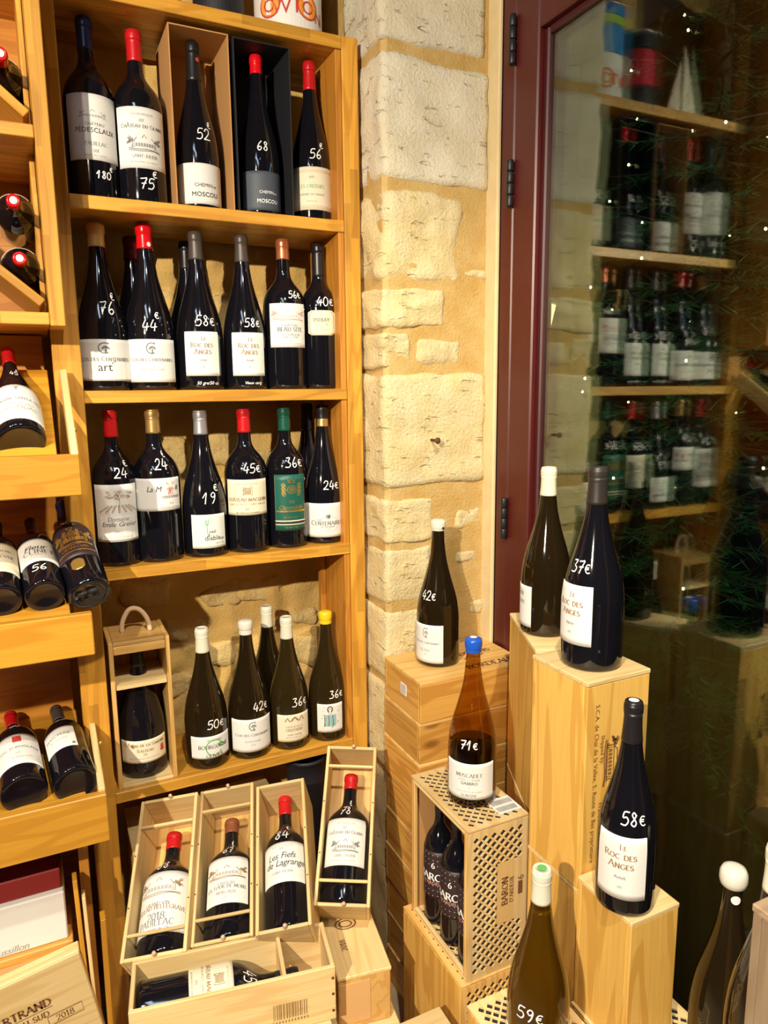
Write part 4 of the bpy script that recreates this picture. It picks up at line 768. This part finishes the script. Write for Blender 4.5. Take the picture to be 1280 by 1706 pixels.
# the crate lying in front
ex = Vector((.985, -.174, 0)).normalized(); ey = Vector((.174, .985, 0)).normalized(); EM = frame_m((-.037, -.495, .082), ex, ey, (0, 0, 1))
ec = tag(empty('wine_crate', mw=EM), 'open pine crate lying on its side edge in front with one bottle lying in it', 'crate')
EL, EW, EH = .4126, .1356, .126; t = .009
panel('side_panel', (0, 0, 0), (EL, t, EH), 'pale_x', ec); panel('side_panel', (0, EW-t, 0), (EL, EW, EH), 'pale_x', ec)
panel('end_panel', (0, t, 0), (t, EW-t, EH), 'pale_y', ec); panel('end_panel', (EL-t, t, 0), (EL, EW-t, EH), 'pale_y', ec); panel('bottom_panel', (t, t, 0), (EL-t, EW-t, .007), 'pine_x', ec)
for lo, hi in (((.303, t, .007), (.311, EW-t, .043)), ((.303, t, .086), (.311, EW-t, EH-.004)), ((.303, t, .043), (.311, .043, .086)), ((.303, .093, .043), (.311, EW-t, .086))): panel('divider', lo, hi, 'pale_y', ec, .0005)
for zz in (.022, .062, .100):
    v, f = lathe([(.0005, 0), (.003, 0), (.003, .0012), (.0005, .0014)], 8); link('nail', pymesh('nail', v, f), 'rust', ec, Matrix.Translation((EL-.006, 0, zz)) @ Matrix.Rotation(R(90), 4, 'X'))
sf = Surface(lambda x, y: (x, -.0008, y)); rnd = random.Random(4); x = .280
while x < .350: wd = rnd.choice((.001, .0018, .0026)); sf.rect(x, .030, x+wd, .066, 'ink_brown', 1); x += wd+rnd.choice((.0012, .002, .003))
for k in range(12): sf.rect(.278+k*.0065, .021, .281+k*.0065, .026, 'ink_brown', 1)
sf.build(ec, 'barcode')
B('wine_bottle', 'dark magnum with cream label and 45 euro price lying in the front crate', None, .330, .0530, 'bord', cap=('cap_black', .15), labels=[(.31, .585, 60, 0, 'paper_cream', L_macq)], prices=[('45€', 0, .65, .026)], mw=EM @ frame_m((.012, .068, .0645), (0, -.94, -.34), (0, .34, -.94), (1, 0, 0)))
# case carrying the raised crate, and the closed cases below
FM = frame_m((.385, -.520, .0), Vector((.985, -.165, 0)).normalized(), Vector((.165, .985, 0)).normalized(), (0, 0, 1))
fc = tag(empty('wooden_case', mw=FM), 'closed pale wooden case with paper patch under the rightmost raised crate', 'case')
panel('case_body', (.008, .0, .0), (.128, .30, .122), 'pine_y', fc, .002); panel('lid', (.006, -.002, .122), (.130, .302, .131), 'pale_y', fc, .002); panel('paper_patch', (.012, -.0015, .012), (.080, -.0002, .112), 'paper_brown', fc, 0)
sf = Surface(lambda x, y: (x, y, .1318)); sf.draw([arc(0, 0, 1, 1, 0, 360, 20), arc(0, 0, .6, .6, 0, 360, 16)], .06, .155, .085, .172, .003, 'ink_burn'); sf.build(fc)
sf = Surface(lambda x, y: (.040-y, x, .1318)); sf.text('2018', .09, .0, .035, 'serif', 'ink_burn', 1.3); sf.build(fc)
def case(name, label, lo, hi, m='pine', lidm=None, rz=0, group=None, lid=True, ax='x'):
    o = Vector(((lo[0]+hi[0])/2, (lo[1]+hi[1])/2, lo[2])); c = tag(empty(name, o, rz), label, 'case', group); h = hi[2]-lo[2]; hx, hy = (hi[0]-lo[0])/2, (hi[1]-lo[1])/2; t = .010
    panel('front_panel', (-hx, -hy, 0), (hx, -hy+t, h-(t if lid else 0)), m+'_'+ax, c); panel('back_panel', (-hx, hy-t, 0), (hx, hy, h-(t if lid else 0)), m+'_'+ax, c)
    ay = 'y' if ax == 'x' else ax
    panel('end_panel', (-hx, -hy+t, 0), (-hx+t, hy-t, h-(t if lid else 0)), m+'_'+ay, c); panel('end_panel', (hx-t, -hy+t, 0), (hx, hy-t, h-(t if lid else 0)), m+'_'+ay, c)
    panel('bottom_panel', (-hx+t, -hy+t, 0), (hx-t, hy-t, .006), m+'_x', c)
    if lid: panel('lid', (-hx-.001, -hy-.001, h-t+.0005), (hx+.001, hy+.001, h), (lidm or 'pale')+'_x', c)
    return c
case('wooden_case', 'closed case lying under the raised crate and the case with paper patch', (.40, -.56, ZF), (.545, -.24, -.004), 'pine', rz=R(-8))
case('wooden_case', 'closed case under the crate lying in front', (-.02, -.56, ZF), (.365, -.43, .0805), 'pine', rz=R(-8))
case('wooden_case', 'closed case bearing the lower ends of the tilted crates', (.015, -.322, ZF), (.39, -.13, .085), 'pine')
case('wooden_case', 'tall closed case bearing the upper ends of the tilted crates', (.03, -.02, ZF), (.44, .20, .235), 'pine')
v, f = lathe([(.035, 0), (.046, .002), (.056, .60), (.058, .655), (.064, .658), (.064, .668), (.057, .668), (.053, .60), (.042, .02), (.01, .02)], 32)
o = link('black_bin', pymesh('black_bin', v, f, True), 'card_black', mw=Matrix.Translation((.535, .075, ZF))); tag(o, 'black metal bin with rolled rim under the lowest bookcase shelf', 'bin')
case('wooden_case', 'low wooden case whose pale lid corner shows at the bottom edge of the photo', (.44, -.86, ZF), (.600, -.605, .045), 'pine', 'pale')

# ================================================================== CASES AND BOTTLES ON THE RIGHT
ordn = ['topmost', 'second from the top', 'third from the top', 'fourth from the top', 'fifth from the top', 'sixth from the top', 'third from the floor', 'second from the floor', 'lowest']
hh = (.678-ZF)/9; rnd = random.Random(9)
for i in range(9):
    z1 = .678-i*hh; j = (rnd.random()-.5)*.006; j2 = (rnd.random()-.5)*.006
    c = case('wooden_case', '%s flat wooden case in the stack beside the stone pillar' % ordn[i], (.710+j, -.318+j2, z1-hh+.0008), (1.036+j, -.112+j2, z1), 'case', 'pine', group='flat cases stacked beside the pillar')
    if i == 0:
        sf = Surface(lambda x, y: (x, y, hh+.0006)); sf.text('GRANDS VINS', .04, .02, .17, 'serif', 'ink_burn', 1.2); sf.text('BORDEAUX', .075, -.07, .16, 'serif', 'ink_burn', 1.4); sf.draw([[(0, 0), (.3, 1), (.6, 0), (1, 1)]], .02, -.02, .09, .0, .003, 'ink_burn'); sf.build(c)
        st = panel('sticker', (-.1648, -.028, .045), (-.1635, .004, .075), 'paper_white', c, 0); sf = Surface(lambda x, y: (-.1652, x, y)); [sf.rect(-.024, .05+k*.006, .0, .052+k*.006, 'ink_grey', 1) for k in range(4)]; sf.build(c)
B('wine_bottle', 'white-topped brown magnum priced 42 euros standing on the stacked cases by the pillar', (.826, -.204, .679), .384, .0575, 'burg', 'glass_brown', ('cap_wax_white', .065), [(.03, .30, 48, -34, wh, L_clos('BLANC'))], [('42€', -38, .47, .024)], capstyle='wax', seal=('ink_black', 40, .955, .004))

def lattice(w_, h_, t, p=.0215, a=.365, solid=None):
    """pierced panel in the x-y plane, w_ by h_, staggered diamond holes"""
    m_ = .010; nx = max(1, round((w_-2*m_)/p)); ny = max(1, round((h_-2*m_)/p)); px, py = (w_-2*m_)/nx, (h_-2*m_)/ny
    bm = bmesh.new(); C_ = {}
    def V(x, y):
        k = (round(x, 5), round(y, 5))
        if k not in C_: C_[k] = bm.verts.new((x, y, 0))
        return C_[k]
    def face(*q):
        try: bm.faces.new([V(*e) for e in q])
        except ValueError: pass
    for j in range(ny):
        for i in range(nx):
            x0, y0 = m_+i*px, m_+j*py; X = lambda s: x0+s*px; Y = lambda s: y0+s*py
            ed = (i == 0, i == nx-1, j == 0, j == ny-1); sol = solid and solid((i+.5)/nx, (j+.5)/ny)
            Bm, Rm, Tm, Lm = (X(.5), Y(.5-a)), (X(.5+a), Y(.5)), (X(.5), Y(.5+a)), (X(.5-a), Y(.5))
            cs = [((X(1-a), Y(0)), (X(1), Y(a)), (X(1), Y(0)), Bm, Rm, ed[1] or ed[2]), ((X(1), Y(1-a)), (X(1-a), Y(1)), (X(1), Y(1)), Rm, Tm, ed[1] or ed[3]), ((X(a), Y(1)), (X(0), Y(1-a)), (X(0), Y(1)), Tm, Lm, ed[0] or ed[3]), ((X(0), Y(a)), (X(a), Y(0)), (X(0), Y(0)), Lm, Bm, ed[0] or ed[2])]
            for e1, e2, cn, d1, d2, edge in cs:
                face(d1, e1, e2, d2)
                if edge or sol: face(e1, cn, e2)
            face((X(a), Y(0)), (X(1-a), Y(0)), Bm); face((X(1), Y(a)), (X(1), Y(1-a)), Rm); face((X(1-a), Y(1)), (X(a), Y(1)), Tm); face((X(0), Y(1-a)), (X(0), Y(a)), Lm)
            if sol: face(Bm, Rm, Tm, Lm)
    # plain margin, simple quads
    for q in (((0, 0), (w_, 0), (w_-m_, m_), (m_, m_)), ((w_, 0), (w_, h_), (w_-m_, h_-m_), (w_-m_, m_)), ((w_, h_), (0, h_), (m_, h_-m_), (w_-m_, h_-m_)), ((0, h_), (0, 0), (m_, m_), (m_, h_-m_))): face(*q)
    bmesh.ops.recalc_face_normals(bm, faces=bm.faces[:])
    r_ = bmesh.ops.extrude_face_region(bm, geom=bm.faces[:]); bmesh.ops.translate(bm, verts=[g for g in r_['geom'] if isinstance(g, bmesh.types.BMVert)], vec=(0, 0, -t))
    bmesh.ops.recalc_face_normals(bm, faces=bm.faces[:])
    me = bpy.data.meshes.new('lattice'); bm.to_mesh(me); bm.free(); return me
def lattice_box(label, lo, hi, left='open', front_solid=None, mat='pale'):
    o = Vector(lo); c = tag(empty('lattice_box', ((lo[0]+hi[0])/2, (lo[1]+hi[1])/2, lo[2])), label, 'box'); w_, d_, h_ = [b-a for a, b in zip(lo, hi)]; sh = Vector((-w_/2, -d_/2, 0)); t = .006
    T = Matrix.Translation
    link('top_panel', lattice(w_, d_, .0035), mat+'_y', c, T(sh+Vector((0, 0, h_))))
    link('front_panel', lattice(w_, h_-t-.0005, .0035, solid=front_solid), mat+'_y', c, T(sh) @ Matrix.Rotation(R(90), 4, 'X'))
    link('bottom_panel', lattice(w_-.001, d_-2*t-.002, t), mat+'_y', c, T(sh+Vector((.0005, t+.001, t+.0005))))
    panel('back_panel', sh+Vector((0, d_-t, 0)), sh+Vector((w_, d_, h_-t-.0005)), 'card_brown', c); panel('side_panel', sh+Vector((w_-t, t+.001, t+.001)), sh+Vector((w_, d_-t-.001, h_-t-.0005)), 'card_brown', c)
    panel('hole_shade_sheet', sh+Vector((.012, .018, h_-.0055)), sh+Vector((w_-t-.001, d_-t-.002, h_-.0040)), 'card_black', c, 0); panel('hole_shade_sheet', sh+Vector((.012, .0040, .018)), sh+Vector((w_-t-.001, .0055, h_-t-.005)), 'card_black', c, 0)  # black sheets added behind the holes to stand in for the shaded interior
    if left == 'open':
        for y0, y1 in ((t+.001, .016), (d_-.016, d_-t-.001)): panel('corner_batten', sh+Vector((.0, y0, t+.001)), sh+Vector((.010, y1, h_-t-.001)), 'pine_z', c)
        panel('edge_strip', sh+Vector((0, .0165, t+.001)), sh+Vector((.010, d_-.0165, .016)), 'pale_y', c); panel('edge_strip', sh+Vector((0, .0165, h_-.014)), sh+Vector((.006, d_-.0165, h_-t-.001)), 'pale_y', c)
    else: panel('side_panel', sh+Vector((0, t+.001, t+.001)), sh+Vector((t, d_-t-.001, h_-t-.0005)), 'yellow_z', c)
    return c
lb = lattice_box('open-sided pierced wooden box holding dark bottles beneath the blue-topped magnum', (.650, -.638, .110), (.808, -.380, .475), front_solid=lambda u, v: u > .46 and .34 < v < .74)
sf = Surface(lambda x, y: (.030-y, -.1298, .195+x)); sf.text('BARON', .0, .012, .070, 'serif', 'ink_burn', 1.6); sf.text("D'ARDEUIL", .0, -.006, .066, 'serif', 'ink_burn', 1.3); sf.text('6', .02, -.030, .012, 'sans', 'ink_burn'); sf.rect(-.02, -.036, .012, -.024, 'ink_burn'); sf.build(lb)
stk = panel('barcode_sticker', (.018, -.105, .3655), (.078, -.05, .3664), 'paper_white', lb, 0); rnd = random.Random(2); sf = Surface(lambda x, y: (x, y, .3669)); x = .022
for row in (-.100, -.075):
    x = .022
    while x < .072: wd = rnd.choice((.0012, .002)); sf.rect(x, row, x+wd, row+.017, 'ink_black', 1); x += wd+.002
sf.build(lb, 'barcode')
for i, (x, y, lab) in enumerate([(.697, -.438, 'dark speckled-label bottle standing rearmost in the open pierced box'), (.697, -.516, 'dark speckled-label bottle standing in the middle of the open pierced box'), (.700, -.5905, 'dark speckled-label bottle nearest the front panel in the open pierced box')]):
    B('wine_bottle', lab, (x, y, .1175), .335, .0375, 'bord', cap=('cap_black', .16), labels=[(.22, .58, 88, 4, 'paper_dark', L_baron)], face=(-1, -.62))
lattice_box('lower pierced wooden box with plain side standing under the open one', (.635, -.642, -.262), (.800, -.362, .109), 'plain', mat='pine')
case('wooden_case', 'thin plank case on the floor under the pierced boxes', (.64, -.64, ZF), (.80, -.37, -.263), 'pine')
B('wine_bottle', 'clear amber magnum with blue wax top priced 71 euros on the pierced box', (.733, -.522, .4755), .378, .0555, 'burg', 'glass_amber', ('cap_wax_blue', .075), [(.06, .285, 62, -6, wh, L_musc)], [('71€', -14, .375, .020)], capstyle='wax', wine=('wine_dark', .36), seal=('paper_white', 0, 1, .008))
case('wine_box', 'upright pine box carrying the grey-capped 37 euro magnum', (.782, -.837, .427), (.939, -.672, .860), 'yellow', 'pale', ax='z')
c = [o for o in bpy.data.objects if o.get('label') == 'upright pine box carrying the grey-capped 37 euro magnum'][0]
sf = Surface(lambda x, y: (y, -.0835, .22-x)); sf.text('S.C.A. de Chai de la Vallee, 5, Route de Bas proprietaire', -.0, -.052, .33, 'sans', 'ink_burn', 1.2); sf.text('Shipped by:', -.07, -.036, .06, 'sans', 'ink_burn'); sf.text('France', .06, -.036, .04, 'sans', 'ink_burn'); sf.draw(d_chateau(2), -.08, -.024, .0, .010, .002, 'ink_burn'); sf.build(c)
case('wine_box', 'tall yellow pine box beneath the upright box of the 37 euro magnum', (.784, -.838, ZF), (.940, -.670, .4265), 'yellow', 'pale', ax='z')
B('wine_bottle', 'dark magnum with grey capsule and 37 euro price standing highest by the window', (.860, -.756, .8602), .392, .0600, 'burg', 'glass_black', ('cap_umber', .18), [(.13, .43, 44, -44, 'paper_white', L_roc('Vignes'))], [('37€', -38, .49, .024)])
t0 = case('wine_box', 'upright pine box turned askew behind the others carrying a white-capped magnum', (.888-.055, -.51-.132, .43), (.888+.055, -.51+.132, .840), 'yellow', 'pale', rz=R(-23.5), ax='z'); t0.location = (.9415, -.510, .43)
t0 = case('wine_box', 'lower pine box under the askew box behind the others', (.888-.055, -.51-.132, ZF), (.888+.055, -.51+.132, .429), 'yellow', 'pale', rz=R(-23.5), ax='z'); t0.location = (.9415, -.510, ZF)
B('wine_bottle', 'white-capped brown magnum with its label turned away on the askew pine box', (.938, -.512, .8402), .385, .0575, 'burg', 'glass_brown', ('cap_white', .165), [(.05, .30, 34, -66, wh, L_text(('VIN', .8, .3, 'serif', 'ink_grey'), ('BLANC', .6, .5, 'serif', 'ink_grey')))], [])
case('wine_box', 'narrow upright pine box carrying the 58 euro magnum in front', (.772, -.982, .1905), (.888, -.842, .468), 'yellow', 'pale', ax='z')
B('wine_bottle', 'dark magnum with black capsule and 58 euro price on the narrow box by the window', (.806, -.928, .4682), .388, .0530, 'burg', 'glass_black', ('cap_black', .19), [(.09, .40, 50, -10, 'paper_white', L_roc('Reliefs'))], [('58€', 4, .455, .024)], seal=('paper_white', 0, 1, .009))
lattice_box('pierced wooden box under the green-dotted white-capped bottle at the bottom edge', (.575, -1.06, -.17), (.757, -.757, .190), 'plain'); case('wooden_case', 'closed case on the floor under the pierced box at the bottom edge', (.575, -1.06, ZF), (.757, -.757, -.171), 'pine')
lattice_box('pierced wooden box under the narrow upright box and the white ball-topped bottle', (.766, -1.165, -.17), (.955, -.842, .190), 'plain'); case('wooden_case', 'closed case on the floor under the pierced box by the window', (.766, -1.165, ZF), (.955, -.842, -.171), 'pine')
B('wine_bottle', 'olive bottle with pale capsule and green seal priced 59 euros at the bottom edge', (.632, -.905, .1905), .380, .0560, 'burg', 'glass_green', ('cap_white', .16), [(.05, .20, 45, -30, 'paper_mint', L_text(('VIEILLES VIGNES', .6, .7, 'serif', 'ink_green')))], [('59€', -22, .315, .024)], wine=('wine_white', .80), seal=('ink_green', 0, 1, .0085))
B('wine_bottle', 'dark bottle with white wax ball top priced 49 euros at the bottom right', (.905, -1.075, .1905), .402, .0560, 'burg', 'glass_brown', ('cap_wax_white', .07), [], [('49€', -4, .16, .026)], capstyle='ball', seal=('paper_white', 18, .885, .008))
case('wine_box', 'tall plain wooden box at the bottom right edge of the photo', (.528, -1.56, ZF), (.66, -1.374, .870), 'grey', 'grey', ax='z')
case('wine_box', 'upright box hidden behind the tall plain box at the right edge', (.640, -1.365, ZF), (.755, -1.245, .452), 'pine', 'pale', ax='z')
B('wine_bottle', 'bottle with pale ringed capsule cut off by the right edge of the photo', (.692, -1.290, .4522), .380, .0480, 'burg', 'glass_brown', ('cap_white', .16), [], [], seal=('ink_green', 0, 1, .009))

# ================================================================== OUTSIDE THE GLASS
struct(panel('ground_outside', (1.24, -8, ZF-.1), (12, 9, ZF), 'wall_night', bev=0)); struct(panel('wall_across_street', (9, -8, ZF), (9.3, 9, 7), 'wall_night', bev=0))
ft = tag(empty('fir_tree', (1.98, -.02, ZF)), 'dark fir tree standing outside the glazed door', 'tree')
v, f = tube([(0, 0, 0), (0, 0, 2.2), (.01, 0, 4.3)], [.06, .04, .008], 8); link('trunk', pymesh('trunk', v, f, True), 'bark', ft)
rnd = random.Random(21); V = []; F = []; BV = []; BF = []
for k in range(190):
    h = .4+3.85*(k/190); L_ = .66*(1-(h-.4)/4.0)+.05; a = k*2.399; dr = Vector((math.cos(a), math.sin(a), -.12-.2*rnd.random())); p0 = Vector((0, 0, h))
    vv, ff = tube([p0, p0+dr*L_*.5, p0+dr*L_+Vector((0, 0, .05))], [.006, .004, .002], 4); b = len(BV); BV += vv; BF += [tuple(b+i for i in q) for q in ff]
    for j in range(110):
        s = .15+.85*rnd.random(); p = p0+dr*L_*s; sd = Vector((rnd.gauss(0, 1), rnd.gauss(0, 1), rnd.gauss(0, .6))).normalized(); q = (dr*.5+sd).normalized()*(.03+.05*(1-s)); n = q.orthogonal().normalized()*.003
        p += sd*.04*rnd.random()*(1.2-s); b = len(V); V += [p-n, p+n, p+q]; F.append((b, b+1, b+2))
link('branches', pymesh('branches', BV, BF), 'bark', ft); o = link('needles', pymesh('needles', V, F), 'needle', ft); o['kind'] = 'stuff'
fl = tag(empty('fairy_light_string', (1.98, -.02, ZF)), 'string of tiny warm fairy lights wound around the fir tree outside', 'string lights')
pts = []
for k in range(130):
    h = .6+2.9*k/130; L_ = .58*(1-(h-.4)/4.0)+.05; a = k*.42; pts.append((L_*math.cos(a)+rnd.gauss(0, .03), L_*math.sin(a)+rnd.gauss(0, .03), h))
v, f = tube(pts, .0015, 4); link('wire', pymesh('wire', v, f), 'card_black', fl)
v, f = lathe([(.0008, -.004), (.0035, -.002), (.004, .001), (.0025, .004), (.0006, .005)], 8); bme = pymesh('light_bulb', v, f, True)
for p_ in pts[::2]: o = link('bulb', bme, 'bulb', fl); o.location = p_
ln = tag(empty('street_lantern', (4.6, 4.2, 2.0)), 'small lit street lantern far outside the door', 'lantern')
v, f = lathe([(.05, 0), (.07, .01), (.12, .24), (.05, .25)], 6); link('glass', pymesh('glass', v, f), 'lantern_glow', ln)
v, f = lathe([(.14, .25), (.15, .26), (.03, .36), (.01, .40)], 6); link('cap', pymesh('cap', v, f), 'black_iron', ln); panel('bracket', (-.02, -.02, -2.3), (.02, .02, 0), 'black_iron', ln)
